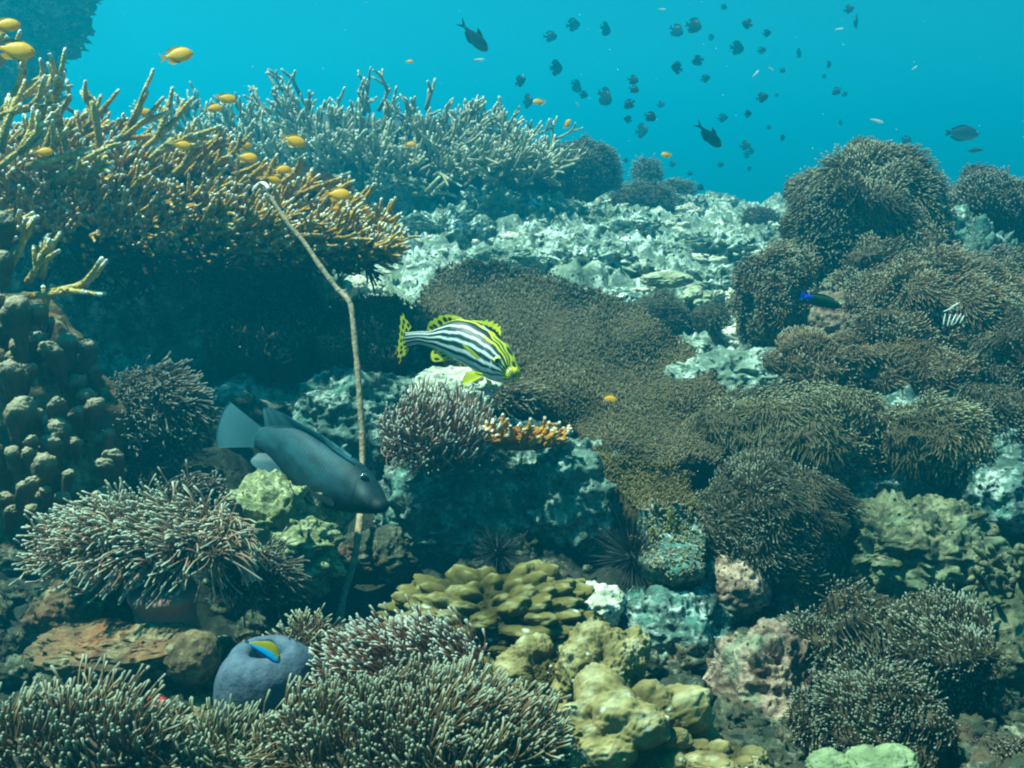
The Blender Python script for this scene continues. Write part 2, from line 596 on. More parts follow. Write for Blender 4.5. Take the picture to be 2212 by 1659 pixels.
def build_seabed():
    th = np.concatenate([np.linspace(-180, -42, 40)[:-1], np.linspace(-42, -33, 16)[:-1], np.linspace(-33, 33, 560), np.linspace(33, 42, 16)[1:], np.linspace(42, 180, 40)[1:-1]])
    th = np.radians(th)
    r = np.concatenate([[0.25, 0.5, 0.8], np.geomspace(1.0, 9.5, 430), np.geomspace(9.5, 62, 60)[1:]])
    R, T = np.meshgrid(r, th, indexing='ij')
    X, Y = R * np.sin(T), R * np.cos(T)
    Z = ground(X, Y)
    p = np.stack([X, Y, Z], -1)
    k = np.clip((R - 0.3) / 1.8, 0.35, 1)
    big = fbm(p * 2.2, 4, 3) * 0.13
    rid = fbm(p * 4.2, 5, 5, gain=.5, ridged=False) * 0.15
    fin = fbm(p * 11.0, 5, 9, gain=.62, ridged=False) * 0.075 - 0.05 * np.clip(fbm(p * 7.5 + 3, 3, 19, ridged=True) - .25, 0, 1)
    wl = (0.55 - worley(p * 5.0 + 0.5 * vec3noise(p * 8, 3), 4)) * 0.03 - 0.08 * np.clip(0.45 - worley(p * 11 + 5, 14), 0, 1)
    fld = np.clip((R - 3.2) / 1.2, 0.35, 1)
    Zd = Z + (big + rid + fin * 1.3 + wl) * k * np.where(R < 12, fld, 1.5)
    tf = np.clip((3.9 - R + 0.9 * vnoise(p * 1.7, 77)) / 0.9 + 0.0, 0, 1)  # near-floor mask for the shade put into the seabed colour
    V = np.stack([X + vnoise(p * 14, 31) * 0.02 * k, Y + vnoise(p * 14, 32) * 0.02 * k, Zd], -1).reshape(-1, 3)
    n, m = len(r), len(th)
    i, j = np.meshgrid(np.arange(n - 1), np.arange(m), indexing='ij')
    j2 = (j + 1) % m
    Q = np.stack([i * m + j, i * m + j2, (i + 1) * m + j2, (i + 1) * m + j], -1).reshape(-1, 4)
    V = np.concatenate([V, [[0, 0, -1.0]]])
    Tn = np.stack([np.full(m, len(V) - 1), (np.arange(m) + 1) % m, np.arange(m)], -1)
    o = make_mesh("seabed", V, Q[:, ::-1], Tn[:, ::-1], M_SEABED, attrs={"turf_shade": np.concatenate([tf.ravel(), [1.0]])})
    o["kind"] = "structure"


build_seabed()


# ----------------------------------------------------------------- rocks
def rock(name, label, c, ru, rv, rd, mat, seed, amp=0.28, fine=1.0, cat="rock", n=None, flat=0.0, group=None):
    u, v, d = c
    s = px(d)
    n = n or int(np.clip(max(ru, rv) / 2.2, 24, 110))
    D, Q = cubesphere(n)
    R = np.array([ru, rd, rv]) * s
    ctr = P(u, v, d)
    r = 1 + amp * fbm(D * 1.7 + seed * 7.3, 3, seed) + amp * 0.5 * fbm(D * 4 + seed, 3, seed + 3, ridged=True)
    V = D * r[:, None] * R
    w = V + ctr
    sc = min(ru, rv) * s
    f = fbm(w * 11, 4, seed + 5, ridged=True) * 0.13 * sc + (0.5 - worley(w * 16, seed + 8)) * 0.13 * sc + fbm(w * 34, 3, seed + 11, ridged=True) * 0.045 * sc
    V = V + nrm(D / R * R.min()) * (f * fine)[:, None]
    V = V + vec3noise(w * 15, seed + 20) * 0.05 * sc * fine
    o = make_mesh(name, V + ctr, Q, None, mat, loc=ctr)
    return tag(o, label, cat, group)


rock("rock", "dark green blotched boulder carrying the orange fire coral and a round brown anemone", (1090, 1085, 2.85), 262, 150, 190, M_ROCK_DARK, 11, 0.2)
rock("rock", "pitted pale turquoise rock face at the right end of the green blotched boulder", (1255, 1075, 2.66), 100, 112, 110, M_ROCK_TURQ, 42, 0.25, 1.6)
rock("rock", "pale sunlit rock lump just below the striped fish's belly", (985, 850, 3.05), 85, 48, 80, M_ROCK_PALE, 12)
rock("rock", "grey green rough rock slope behind the sea whip and dark fish", (800, 930, 3.15), 160, 120, 140, M_ROCK_DARK, 13)
rock("rock", "yellowish knobbly rock below the tail of the dark grey fish", (592, 1165, 2.38), 128, 98, 110, M_ROCK_YELLOW, 14, 0.42, 2.4)
rock("rock", "brown rock ledge with a bright lip under the pale fringed anemone", (250, 1400, 1.78), 165, 42, 90, M_ROCK_BROWN, 15, 0.3, 1.4)
rock("rock", "shadowy brown rock foot beneath the bright lipped ledge", (270, 1490, 1.85), 150, 80, 90, M_ROCK_BROWN, 16)
rock("rock", "rounded brown lump at the foot of the anemone column", (415, 1420, 1.75), 55, 52, 60, M_ROCK_BROWN, 17, 0.15, 0.6)
rock("rock", "small white encrusted rock above the mustard lobed coral", (1285, 1305, 2.15), 62, 42, 60, M_ROCK_PALE, 18)
rock("rock", "dark jagged rock between the mustard coral and the pink holed rock", (1440, 1370, 2.2), 120, 95, 110, M_ROCK_DARK, 19)
rock("rock", "pink and cream rock full of holes beside the dark carpet anemone", (1645, 1510, 1.95), 105, 130, 110, M_ROCK_PINK, 20, 0.3, 1.6)
rock("rock", "pinkish crusted rock edge under the big round anemone", (1580, 1270, 2.35), 65, 60, 70, M_ROCK_PINK, 21)
rock("rock", "green and cream boulder under the overhang on the right", (1960, 1190, 2.55), 165, 95, 130, M_ROCK_GREEN, 22, 0.36, 2.4)
rock("rock", "smooth pale green rock slab at the lower right edge", (2190, 1440, 2.1), 150, 170, 130, M_ROCK_GREEN, 23, 0.15, 0.5)
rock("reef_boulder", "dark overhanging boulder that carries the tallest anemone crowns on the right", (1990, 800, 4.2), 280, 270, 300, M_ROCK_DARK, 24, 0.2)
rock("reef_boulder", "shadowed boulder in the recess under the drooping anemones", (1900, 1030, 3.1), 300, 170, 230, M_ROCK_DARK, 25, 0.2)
rock("rock", "small pink rock behind the green blue tailed wrasse", (1805, 700, 3.45), 50, 65, 60, M_ROCK_PINK, 26)
rock("rock", "pale rough rubble heap to the left of the long anemone bank", (1590, 822, 3.35), 120, 45, 90, M_SEABED, 27, 0.4, 2.6)
rock("rock", "pale lumpy rock beside the bend of the sea whip", (765, 640, 4.2), 75, 40, 60, M_ROCK_PALE, 28, 0.3, 1.3)
rock("rock", "teal rock wedge at the right edge of the picture", (2160, 1070, 2.65), 80, 70, 80, M_ROCK_DARK, 29)
rock("rock", "dim brown rubble between the two lowest anemones on the left", (420, 1560, 1.75), 130, 50, 80, M_ROCK_BROWN, 30)
rock("reef_outcrop", "huge blurred reef wall looming far behind at the top left", (-40, -50, 8.0), 190, 230, 210, M_ROCK_DARK, 31, 0.2)

rock("rock", "dim rock foot under the right end of the far staghorn thicket", (1110, 405, 7.0), 110, 48, 80, M_SEABED, 43)
rock("rock", "small dark rock in the shady gully right of the whip's foot", (808, 1200, 2.62), 78, 48, 70, M_GULLY, 44, 0.35, 2.0)  # added to darken the sunlit floor, stands in for shade
rock("rock", "dark rock lump in the gully behind the whip's foot", (712, 1215, 2.62), 62, 46, 60, M_GULLY, 45, 0.35, 2.0)  # second dark lump added in place of gully shade
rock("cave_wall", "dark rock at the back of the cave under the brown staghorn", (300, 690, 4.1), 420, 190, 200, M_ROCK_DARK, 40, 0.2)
rock("rock", "olive brown rock wall right behind the bright lipped ledge", (205, 1325, 2.0), 125, 85, 90, M_ROCK_BROWN, 41, 0.25)

# boulders of the sunlit rubble field, each its own rock
FIELD = [(1060, 440, 5.9, 60, 42, "large pale rubble block highest on the sunlit slope"),
         (960, 500, 5.6, 85, 50, "broad white crusted boulder right of the brown coral tip"),
         (1180, 470, 6.0, 80, 45, "rough pale boulder below the dark far anemone mound"),
         (1090, 560, 5.0, 75, 32, "low pale ledge of rubble above the brown carpet coral"),
         (1270, 560, 5.1, 95, 45, "wide sunlit boulder over the upper edge of the brown carpet"),
         (1330, 490, 6.0, 75, 40, "rounded pale boulder in the middle of the far rubble"),
         (1410, 560, 5.4, 60, 40, "pitted white boulder beside the flat little plate coral"),
         (1530, 540, 5.8, 85, 45, "green white boulder in the right half of the rubble"),
         (1560, 620, 5.0, 65, 45, "pale boulder just left of the dark hanging anemone"),
         (1460, 445, 7.5, 60, 30, "far pale boulder under the small anemone cones"),
         (1540, 440, 8.0, 50, 26, "far flat topped pale boulder near the blue water"),
         (1640, 540, 5.9, 70, 50, "bright green boulder behind the yellow edged dark fish"),
         (860, 420, 6.1, 65, 45, "grey boulder right of the orange fish below the far staghorn"),
         (780, 400, 6.2, 50, 35, "small grey boulder under the far staghorn thicket"),
         (1330, 650, 4.6, 55, 30, "low pale rock at the right end of the carpet coral top edge"),
         (1490, 760, 4.0, 55, 28, "white broken coral pile right of the brown carpet coral")]
for i, (u, v, d, a, b_, lab) in enumerate(FIELD):
    rock("boulder", lab, (u, v + 8, d), a, b_ * .85, a * 0.8, M_SEABED, 50 + i, 0.45, 2.8, "boulder", n=84, group="boulders of the sunlit rubble slope")

# loose broken coral fragments: nobody could count them
def rubble():
    B = Bag()
    D, Q = cubesphere(5)
    for k in range(700):
        u = rng.uniform(700, 1700)
        d = rng.uniform(3.2, 8.0)
        if 860 < u < 1560 and d < 4.9:
            continue
        x = (u - CU) / FPX * d
        y = d * 0.98 + rng.uniform(-.2, .2)
        z = float(ground(np.array([x]), np.array([y]))[0]) + 0.03 + vnoise(np.array([[x * 2.2, y * 2.2, 0]]))[0] * 0.05
        R = rng.uniform(0.008, 0.032) * np.array([rng.uniform(.6, 2.6), rng.uniform(.6, 1.4), rng.uniform(.4, 1)])
        V = D * R * (1 + 0.8 * fbm(D * 2 + k, 2, k))[:, None]
        a = rng.uniform(0, 6.28)
        V = V @ np.array([[math.cos(a), -math.sin(a), 0], [math.sin(a), math.cos(a), 0], [0, 0, 1]])
        B.add(V + [x, y, z], Q)
    o = B.build("coral_rubble", M_ROCK_PALE)
    tag(o, "loose pale coral rubble scattered over the sunlit slope", "rubble", kind="stuff")
    B = Bag()
    D, Q = cubesphere(9)
    for k in range(1000):
        y = rng.uniform(1.15, 3.2)
        x = y * rng.uniform(-.62, .62)
        if -0.25 < x / y < -0.08 and y > 1.7:
            continue
        z = float(ground(np.array([x]), np.array([y]))[0]) + rng.uniform(-.01, .03)
        R = rng.uniform(0.010, 0.036) * np.array([rng.uniform(.6, 1.6), rng.uniform(.6, 1.4), rng.uniform(.5, 1.1)])
        V = D * R * (1 + 0.7 * fbm(D * 2.2 + k, 3, k, ridged=True))[:, None]
        a = rng.uniform(0, 6.28)
        V = V @ np.array([[math.cos(a), -math.sin(a), 0], [math.sin(a), math.cos(a), 0], [0, 0, 1]])
        B.add(V + [x, y, z], Q)
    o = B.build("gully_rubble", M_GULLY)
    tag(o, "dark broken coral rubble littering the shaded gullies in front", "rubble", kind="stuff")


rubble()


# ----------------------------------------------------------------- anemones and soft corals
def anemone(label, c, ru, rv, rd=None, pole=(0, -0.35, 1), cover=112, tl=30, tr=3.2, sp=10, mat=M_ANEM, base=M_ABASE, sway=(0.25, 0, 0.0),
            swayn=0.5, fold=0.18, seed=1, name="anemone", cat="anemone", droop=0.25, K=5, sides=4, bulb=1.15, group="anemones on the reef", extra=None, lenvar=0.5):
    u, v, d = c
    s = px(d)
    rd = rd or (ru + rv) * 0.5
    R = np.array([ru, rd, rv]) * s
    ctr = P(u, v, d)
    tr, sp, tls = tr * 0.41, sp * 0.57, tl * s * 0.88
    R = np.maximum(R - tls * 0.55, R * 0.5)
    pole = nrm(np.array(pole, float))

    def surf(D):
        r = 1 + fold * fbm(D * 2.1 + seed * 3.1, 3, seed) + fold * 0.5 * np.sin(6 * vnoise(D * 1.5 + seed, seed + 9) + D[:, 0] * 5)
        return D * r[:, None] * R

    root = thing(name, label, cat, ctr + np.array([0, 0, -R[2] * 0.7]), group)
    D, Q = cubesphere(40)
    make_mesh("body", surf(D) + ctr, Q, None, base, root, loc=ctr)
    area = 4 * np.pi * ((np.power(R[0] * R[1], 1.6) + np.power(R[0] * R[2], 1.6) + np.power(R[1] * R[2], 1.6)) / 3) ** (1 / 1.6)
    N = int(area / (sp * s) ** 2)
    D = fib_sphere(N)
    # even out the density on the stretched sphere
    stretch = np.linalg.norm(D / R, axis=1)
    keep = rng.random(N) < np.clip(stretch / np.percentile(stretch, 90), 0.2, 1)
    D = D[keep & (D @ pole > math.cos(math.radians(cover))) & (D[:, 1] < 0.75)]
    N = len(D)
    p0 = surf(D)
    e = 0.03
    a = nrm(np.cross(D, [0.3, 0.5, 0.8]))
    b_ = np.cross(D, a)
    nn = nrm(np.cross(surf(nrm(D + e * a)) - p0, surf(nrm(D + e * b_)) - p0))
    nn = np.where((nn * D).sum(1, keepdims=True) < 0, -nn, nn)
    flow = vec3noise((p0 + ctr) / (60 * s) * 0.5 + seed, seed + 40) * swayn + np.array(sway)
    d0 = nrm(nn + 0.35 * flow + rng.normal(0, 0.16, (N, 3)))
    d1 = nrm(nn * 0.3 + flow * 1.6 + rng.normal(0, 0.17, (N, 3)) + 0.75 * vec3noise((p0 + ctr) / (17 * s), seed + 90) + np.array([0, 0, -droop]))
    L = tls * (1 - lenvar + 2 * lenvar * rng.random(N)) * (0.85 + 0.3 * vnoise((p0 + ctr) / (40 * s), seed + 70))
    t = np.linspace(0, 1, K)
    path = p0[:, None] + ctr + (d0[:, None] * (t - 0.5 * t * t)[None, :, None] + d1[:, None] * (0.5 * t * t)[None, :, None]) * L[:, None, None] * 1.25
    prof = np.interp(t, [0, 0.4, 0.85, 1], [1.0, 0.8, 0.78, bulb * 1.2])
    rad = tr * s * prof[None] * (0.8 + 0.4 * rng.random(N))[:, None]
    B = Bag()
    B.tubes(path, rad, sides)
    B.build("tentacles", mat, root, loc=ctr)
    return root


right_side = [
    ("large grey crown anemone, topmost on the right against blue water", (1862, 480, 3.95), 172, 158, dict(tl=34, sp=10, seed=1, fold=0.2)),
    ("rounded anemone behind the topmost crown, by the right edge", (2130, 500, 4.3), 135, 118, dict(tl=30, sp=9, seed=2, mat=M_ANEM_DIM)),
    ("drooping skirt of grey anemone hanging below the topmost crown", (1935, 590, 3.75), 125, 95, dict(tl=38, sp=10, seed=3, droop=0.7)),
    ("oval anemone hanging left of the wrasse, over the pale rubble", (1676, 650, 3.7), 88, 112, dict(tl=26, sp=8, seed=4, pole=(-.3, -.6, .6), mat=M_ANEM_BROWN)),
    ("broad brown anemone with striped white mouth folds", (2030, 690, 3.35), 190, 125, dict(tl=30, sp=9, seed=5, mat=M_ANEM_BROWN, pole=(0, -.7, .7))),
    ("dark anemone at the right edge below the striped mouth", (2200, 790, 3.1), 100, 115, dict(tl=32, sp=10, seed=6, mat=M_ANEM_DARK, pole=(0, -.7, .7))),
    ("low anemone spreading under the pink rock and wrasse", (1780, 785, 3.25), 125, 68, dict(tl=34, sp=10, seed=7, mat=M_ANEM_BROWN)),
    ("long bank of grey green anemone above the shadowed recess", (1715, 935, 2.85), 205, 98, dict(tl=40, tr=3.4, sp=11, seed=8, mat=M_ANEM_GREEN, droop=.5)),
    ("domed grey green anemone at the right end of the bank", (2015, 945, 2.75), 125, 82, dict(tl=40, tr=3.4, sp=11, seed=9, mat=M_ANEM_GREEN, droop=.5)),
    ("big round dark anemone hanging below the bank", (1660, 1150, 2.5), 155, 150, dict(tl=44, tr=3.4, sp=11, seed=10, mat=M_ANEM_DARK, pole=(0, -.6, .7), sway=(.3, 0, -.1))),
    ("dark green carpet anemone low on the right beside pink rock", (1935, 1410, 1.95), 195, 135, dict(tl=58, tr=4.2, sp=13, seed=11, mat=M_ANEM_DARK, pole=(0, -.6, .8), sway=(-.2, -.2, .1))),
    ("dark green anemone in front, at the bottom right", (1890, 1575, 1.65), 155, 110, dict(tl=52, tr=4.2, sp=13, seed=12, mat=M_ANEM_DARK, sway=(-.2, -.2, .1))),
    ("small dim anemone in the bottom right corner", (2195, 1655, 1.6), 105, 65, dict(tl=46, tr=4.2, sp=13, seed=13, mat=M_ANEM_DIM)),
    ("grey anemone pressed against the right edge beside the striped mouth", (2210, 650, 3.6), 95, 95, dict(tl=30, sp=9, seed=19)),
    ("small fuzzy anemone between the topmost crown and the striped mouth", (1850, 655, 3.55), 85, 65, dict(tl=30, sp=9, seed=14)),
    ("dim anemone filling the gap below the right edge crown", (2135, 610, 3.8), 115, 70, dict(tl=30, sp=9, seed=15, mat=M_ANEM_DIM)),
    ("brown anemone lobe just above the bank, left of the dark edge one", (1960, 800, 3.15), 125, 65, dict(tl=32, sp=9, seed=16, mat=M_ANEM_BROWN, droop=.5)),
    ("narrow anemone flank at the left end of the long bank", (1575, 985, 2.85), 70, 90, dict(tl=34, sp=10, seed=17, mat=M_ANEM_GREEN, droop=.4)),
    ("dark anemone flank in the shade at the far right, under the edge one", (2150, 900, 3.0), 105, 70, dict(tl=32, sp=10, seed=18, mat=M_ANEM_DARK, droop=.5)),
]
for lab, c, ru, rv, kw in right_side:
    kw["tl"] *= 0.6
    kw["sp"] *= 0.82
    kw["tr"] = kw.get("tr", 3.2) * 0.9
    kw.setdefault("fold", 0.3)
    kw["swayn"] = 0.8
    anemone(lab, c, ru, rv, **kw)

anemone("round brown anemone with pale tipped upright tentacles on the middle rock", (938, 950, 2.62), 118, 82, tl=62, tr=3.6, sp=10, seed=20, mat=M_ANEM_RED, sway=(0, -.1, .45), swayn=.3, droop=0.0, cover=120)
anemone("small grey anemone under the striped fish's chin", (1120, 858, 2.95), 62, 36, tl=32, sp=9, seed=21, mat=M_ANEM, droop=.1)
anemone("dim anemone with a blue patch on the shaded left slope", (325, 905, 2.65), 125, 112, tl=44, tr=3.6, sp=11, seed=22, mat=M_ANEM_DIM, pole=(.2, -.7, .6))
anemone("little grey anemone tucked above the big pale anemone", (415, 1075, 2.25), 78, 55, tl=50, tr=4.2, sp=12, seed=23, mat=M_ANEM_DIM, droop=0)
big_pale = anemone("big pale pinkish anemone spread over the ledge at the left", (318, 1168, 1.9), 245, 74, rd=150, tl=66, tr=4.6, sp=12, seed=24, mat=M_ANEM_PALE, sway=(-.1, -.3, .1), swayn=.55, cover=108, fold=.14)
anemone("greyish tentacle cluster at the right end of the pale anemone", (560, 1245, 1.98), 78, 66, tl=60, tr=4.0, sp=12, seed=25, mat=M_ANEM_DIM, droop=.4)
anemone("tentacle tuft beside the smooth blue anemone column", (680, 1405, 1.78), 82, 62, tl=46, tr=4.0, sp=11, seed=26, mat=M_ANEM_BROWN)
anemone("reddish anemone dotted with white tips, in front of the mustard coral", (885, 1448, 1.68), 182, 85, rd=130, tl=64, tr=3.8, sp=12, seed=27, mat=M_ANEM_RED, sway=(-.5, -.1, .25), swayn=.35, droop=0.1, bulb=1.5)
anemone("widest grey anemone along the bottom edge", (890, 1620, 1.42), 325, 125, rd=200, tl=70, tr=5.2, sp=14, seed=28, mat=M_ANEM_BROWN, sway=(.15, -.2, .35), swayn=.5, droop=0, K=5, sides=5)
anemone("thick fingered anemone in the bottom left corner", (165, 1630, 1.38), 235, 108, rd=150, tl=80, tr=6.0, sp=16, seed=29, mat=M_ANEM_BROWN, sway=(.25, -.1, .45), swayn=.4, droop=0, K=5, sides=5)
anemone("small greenish anemone between the two bottom anemones", (470, 1655, 1.45), 165, 80, tl=62, tr=4.8, sp=14, seed=30, mat=M_ANEM_GREEN, sway=(.2, -.1, .3), droop=0, K=5, sides=5)
# distant fuzzy mounds
for lab, c, ru, rv, sd_ in [
    ("dark fuzzy far mound right of the staghorn thicket", (1248, 375, 6.7), 88, 72, 31),
    ("small far anemone cone against the blue water", (1397, 378, 8.0), 30, 36, 32),
    ("low far anemone mound below the small cone", (1385, 432, 7.2), 70, 38, 33),
    ("far mound at the rim right of the low one", (1462, 412, 8.2), 40, 24, 34),
    ("dark domed anemone at the right of the rubble slope", (1420, 690, 4.3), 66, 58, 35),
    ("far fuzzy mound near the big anemone crown", (1640, 475, 6.8), 42, 30, 36),
    ("teal fuzzy mound at the foot of the rubble, left of the hanging anemone", (1530, 690, 4.3), 45, 35, 37),
    ("brown fuzzy patch among the pale boulders", (1290, 485, 6.2), 70, 26, 38)]:
    anemone(lab, c, ru, rv, tl=14, tr=2.0, sp=6.0, seed=sd_, mat=M_ANEM_DARK, K=3, sides=3, fold=.15, group="far anemone mounds")

# trunk of the pale anemone, the smooth blue column
def lathe_col(name, label, c, prof, mat, parent=None, tilt=(0, 0), cat=None, seed=0, amp=0.08):
    u, v, d = c
    s = px(d)
    ns, na = 60, 56
    pr = catmull([(r, h, 0) for h, r in prof], ns)
    a = np.arange(na) / na * 2 * np.pi
    A, I = np.meshgrid(a, np.arange(ns))
    r = pr[I, 0] * s
    h = pr[I, 1] * s
    D = np.stack([np.cos(A), np.sin(A), h * 4], -1)
    r = r * (1 + amp * fbm(D * 1.3 + seed, 3, seed))
    V = np.stack([r * np.cos(A) + h * tilt[0], r * np.sin(A) + h * tilt[1], h], -1).reshape(-1, 3) + P(u, v, d)
    i, j = np.meshgrid(np.arange(ns - 1), np.arange(na), indexing='ij')
    j2 = (j + 1) % na
    Q = np.stack([i * na + j, i * na + j2, (i + 1) * na + j2, (i + 1) * na + j], -1).reshape(-1, 4)
    V = np.concatenate([V, [V[-na:].mean(0)]])
    T = np.stack([(ns - 1) * na + np.arange(na), (ns - 1) * na + (np.arange(na) + 1) % na, np.full(na, len(V) - 1)], -1)
    o = make_mesh(name, V, Q, T, mat, parent, loc=P(u, v, d))
    if cat:
        tag(o, label, cat)
    return o


lathe_col("column", None, (362, 1385, 1.87), [(-40, 100), (0, 80), (40, 68), (80, 66), (115, 76), (130, 50)], M_COLUMN, big_pale, seed=3)
lathe_col("anemone_column", "smooth blue grey closed anemone column with the blue and yellow fish", (585, 1548, 1.74),
          [(-40, 112), (10, 118), (60, 118), (105, 110), (145, 94), (170, 72), (180, 52), (172, 38), (150, 30), (120, 24)], M_ABASE_BLUE, cat="anemone", tilt=(0.05, -0.22), seed=5, amp=0.16)


# ----------------------------------------------------------------- carpet corals (a slab bristling with tiny branchlets)
def carpet(label, poly, dfun, sp, tl, tr, mat, core, seed, up=(0, -0.3, 0.9), thick=0.10, name="carpet_coral", cat="coral", relief=0.05):
    poly = np.array(poly, float)
    u0, v0 = poly.min(0)
    u1, v1 = poly.max(0)
    dfun0 = dfun
    dfun = lambda a, b_: dfun0(a, b_) * 0.905
    st = 9.0
    uu = np.arange(u0, u1 + st, st)
    vv = np.arange(v0, v1 + st, st)
    U, Vv = np.meshgrid(uu, vv)
    wob = 14 * vnoise(np.stack([U / 30, Vv / 30, U * 0], -1), seed) + 8 * vnoise(np.stack([U / 11, Vv / 11, U * 0], -1), seed + 1)
    m = inpoly(U + wob, Vv + wob * 0.6, poly)
    Dp = dfun(U, Vv) + relief * fbm(np.stack([U / 90, Vv / 90, U * 0], -1), 3, seed)
    p = P(U, Vv, Dp)
    idx = np.arange(U.size).reshape(U.shape)
    cell = m[:-1, :-1] & m[1:, :-1] & m[1:, 1:] & m[:-1, 1:]
    q = np.stack([idx[1:, :-1], idx[1:, 1:], idx[:-1, 1:], idx[:-1, :-1]], -1)[cell]
    used = np.unique(q)
    remap = -np.ones(U.size, int)
    remap[used] = np.arange(len(used))
    q = remap[q]
    top = p.reshape(-1, 3)[used]
    bot = top + np.array([0, thick * 0.7, -thick])
    n = len(top)
    e = np.concatenate([q[:, [0, 1]], q[:, [1, 2]], q[:, [2, 3]], q[:, [3, 0]]])
    key = np.sort(e, 1)
    _, inv, cnt = np.unique(key, axis=0, return_inverse=True, return_counts=True)
    be = e[cnt[inv.reshape(-1)] == 1]
    side = np.stack([be[:, 1], be[:, 0], be[:, 0] + n, be[:, 1] + n], -1)
    ctr = top.mean(0)
    root = thing(name, label, cat, ctr)
    make_mesh("plate", np.concatenate([top, bot]), np.concatenate([q, q[:, ::-1] + n, side]), None, core, root, loc=ctr)
    # branchlets
    N = int((u1 - u0) * (v1 - v0) / sp ** 2)
    u = rng.uniform(u0, u1, N)
    v = rng.uniform(v0, v1, N)
    wob = 14 * vnoise(np.stack([u / 30, v / 30, u * 0], -1), seed) + 8 * vnoise(np.stack([u / 11, v / 11, u * 0], -1), seed + 1)
    k = inpoly(u + wob, v + wob * 0.6, poly)
    u, v = u[k], v[k]
    N = len(u)
    dp = dfun(u, v) + relief * fbm(np.stack([u / 90, v / 90, u * 0], -1), 3, seed)
    p0 = P(u, v, dp)
    s = px(dp)
    dirs = nrm(np.array(up) + vec3noise(np.stack([u / 45, v / 45, u * 0], -1), seed + 5) * 0.7 + rng.normal(0, 0.5, (N, 3)))
    L = tl * s * rng.uniform(0.5, 1.5, N) * (1 + 0.5 * vnoise(np.stack([u / 60, v / 60, u * 0], -1), seed + 9))
    t = np.linspace(0, 1, 3)
    bend = rng.normal(0, 0.25, (N, 3))
    path = p0[:, None] - dirs[:, None] * (L * 0.2)[:, None, None] + dirs[:, None] * (t[None, :] * L[:, None])[..., None] + bend[:, None] * ((t * t)[None, :] * L[:, None])[..., None] * 0.5
    rad = (tr * s)[:, None] * np.array([1.1, 0.95, 0.6])[None] * rng.uniform(.7, 1.3, N)[:, None]
    B = Bag()
    B.tubes(path, rad, 4)
    B.build("branchlets", mat, root, loc=ctr)
    return root


def dgrid(pts):
    A = np.array(pts, float)

    def f(u, v):
        num = 0
        den = 0
        for (a, b_, d) in A:
            w_ = 1.0 / (((u - a) / 1.6) ** 2 + (v - b_) ** 2 + 900) ** 1.6
            num = num + w_ * d
            den = den + w_
        return num / den
    return f


carpet("wide brown carpet of fine branching coral behind the striped fish",
       [(930, 585), (1010, 562), (1090, 570), (1180, 590), (1280, 625), (1385, 665), (1490, 745), (1560, 825), (1590, 930), (1560, 1000), (1440, 1010), (1330, 990), (1240, 930), (1180, 880), (1120, 830), (1000, 800), (920, 750), (890, 690), (910, 640)],
       dgrid([(950, 590, 4.5), (1100, 575, 4.7), (1250, 640, 4.4), (1400, 760, 3.9), (1500, 880, 3.4), (1500, 1000, 2.95), (1330, 980, 3.0), (1200, 880, 3.2), (1050, 800, 3.4), (900, 720, 3.7)]),
       3.7, 9.5, 1.5, M_CARPET, M_CARPET_CORE, 61, relief=0.025)
carpet("yellow brown lower plate of the carpet coral under its white edge",
       [(1250, 940), (1340, 985), (1450, 1010), (1510, 1030), (1500, 1110), (1430, 1130), (1370, 1100), (1310, 1040), (1260, 1000)],
       dgrid([(1250, 940, 3.0), (1510, 1030, 2.9), (1450, 1120, 2.62), (1320, 1020, 2.78)]), 4.2, 11, 1.7, M_CARPET_Y, M_CARPET_CORE, 62)
carpet("reddish brown fuzzy coral patch left of the striped fish's tail",
       [(690, 680), (760, 640), (860, 640), (910, 670), (890, 720), (860, 780), (790, 790), (710, 760), (660, 720)],
       dgrid([(690, 680, 3.9), (900, 660, 3.8), (860, 780, 3.4), (700, 760, 3.5)]), 4.4, 11, 1.7, M_CARPET, M_CARPET_CORE, 63)
carpet("dim fuzzy coral slope in the shade under the brown staghorn",
       [(470, 640), (560, 590), (680, 600), (720, 680), (660, 760), (560, 780), (430, 760)],
       dgrid([(470, 640, 4.0), (680, 600, 4.0), (660, 760, 3.6), (450, 760, 3.7)]), 8, 18, 2.2, M_CARPET, M_ACRO_SHADE, 64)
carpet("pebbly green carpet coral beneath the feather star",
       [(1380, 1100), (1460, 1080), (1520, 1120), (1520, 1230), (1460, 1260), (1380, 1210)],
       dgrid([(1380, 1100, 2.62), (1520, 1120, 2.6), (1460, 1250, 2.4)]), 6.5, 9, 2.6, M_ANEM_GREEN, M_ROCK_DARK, 65, thick=0.05)


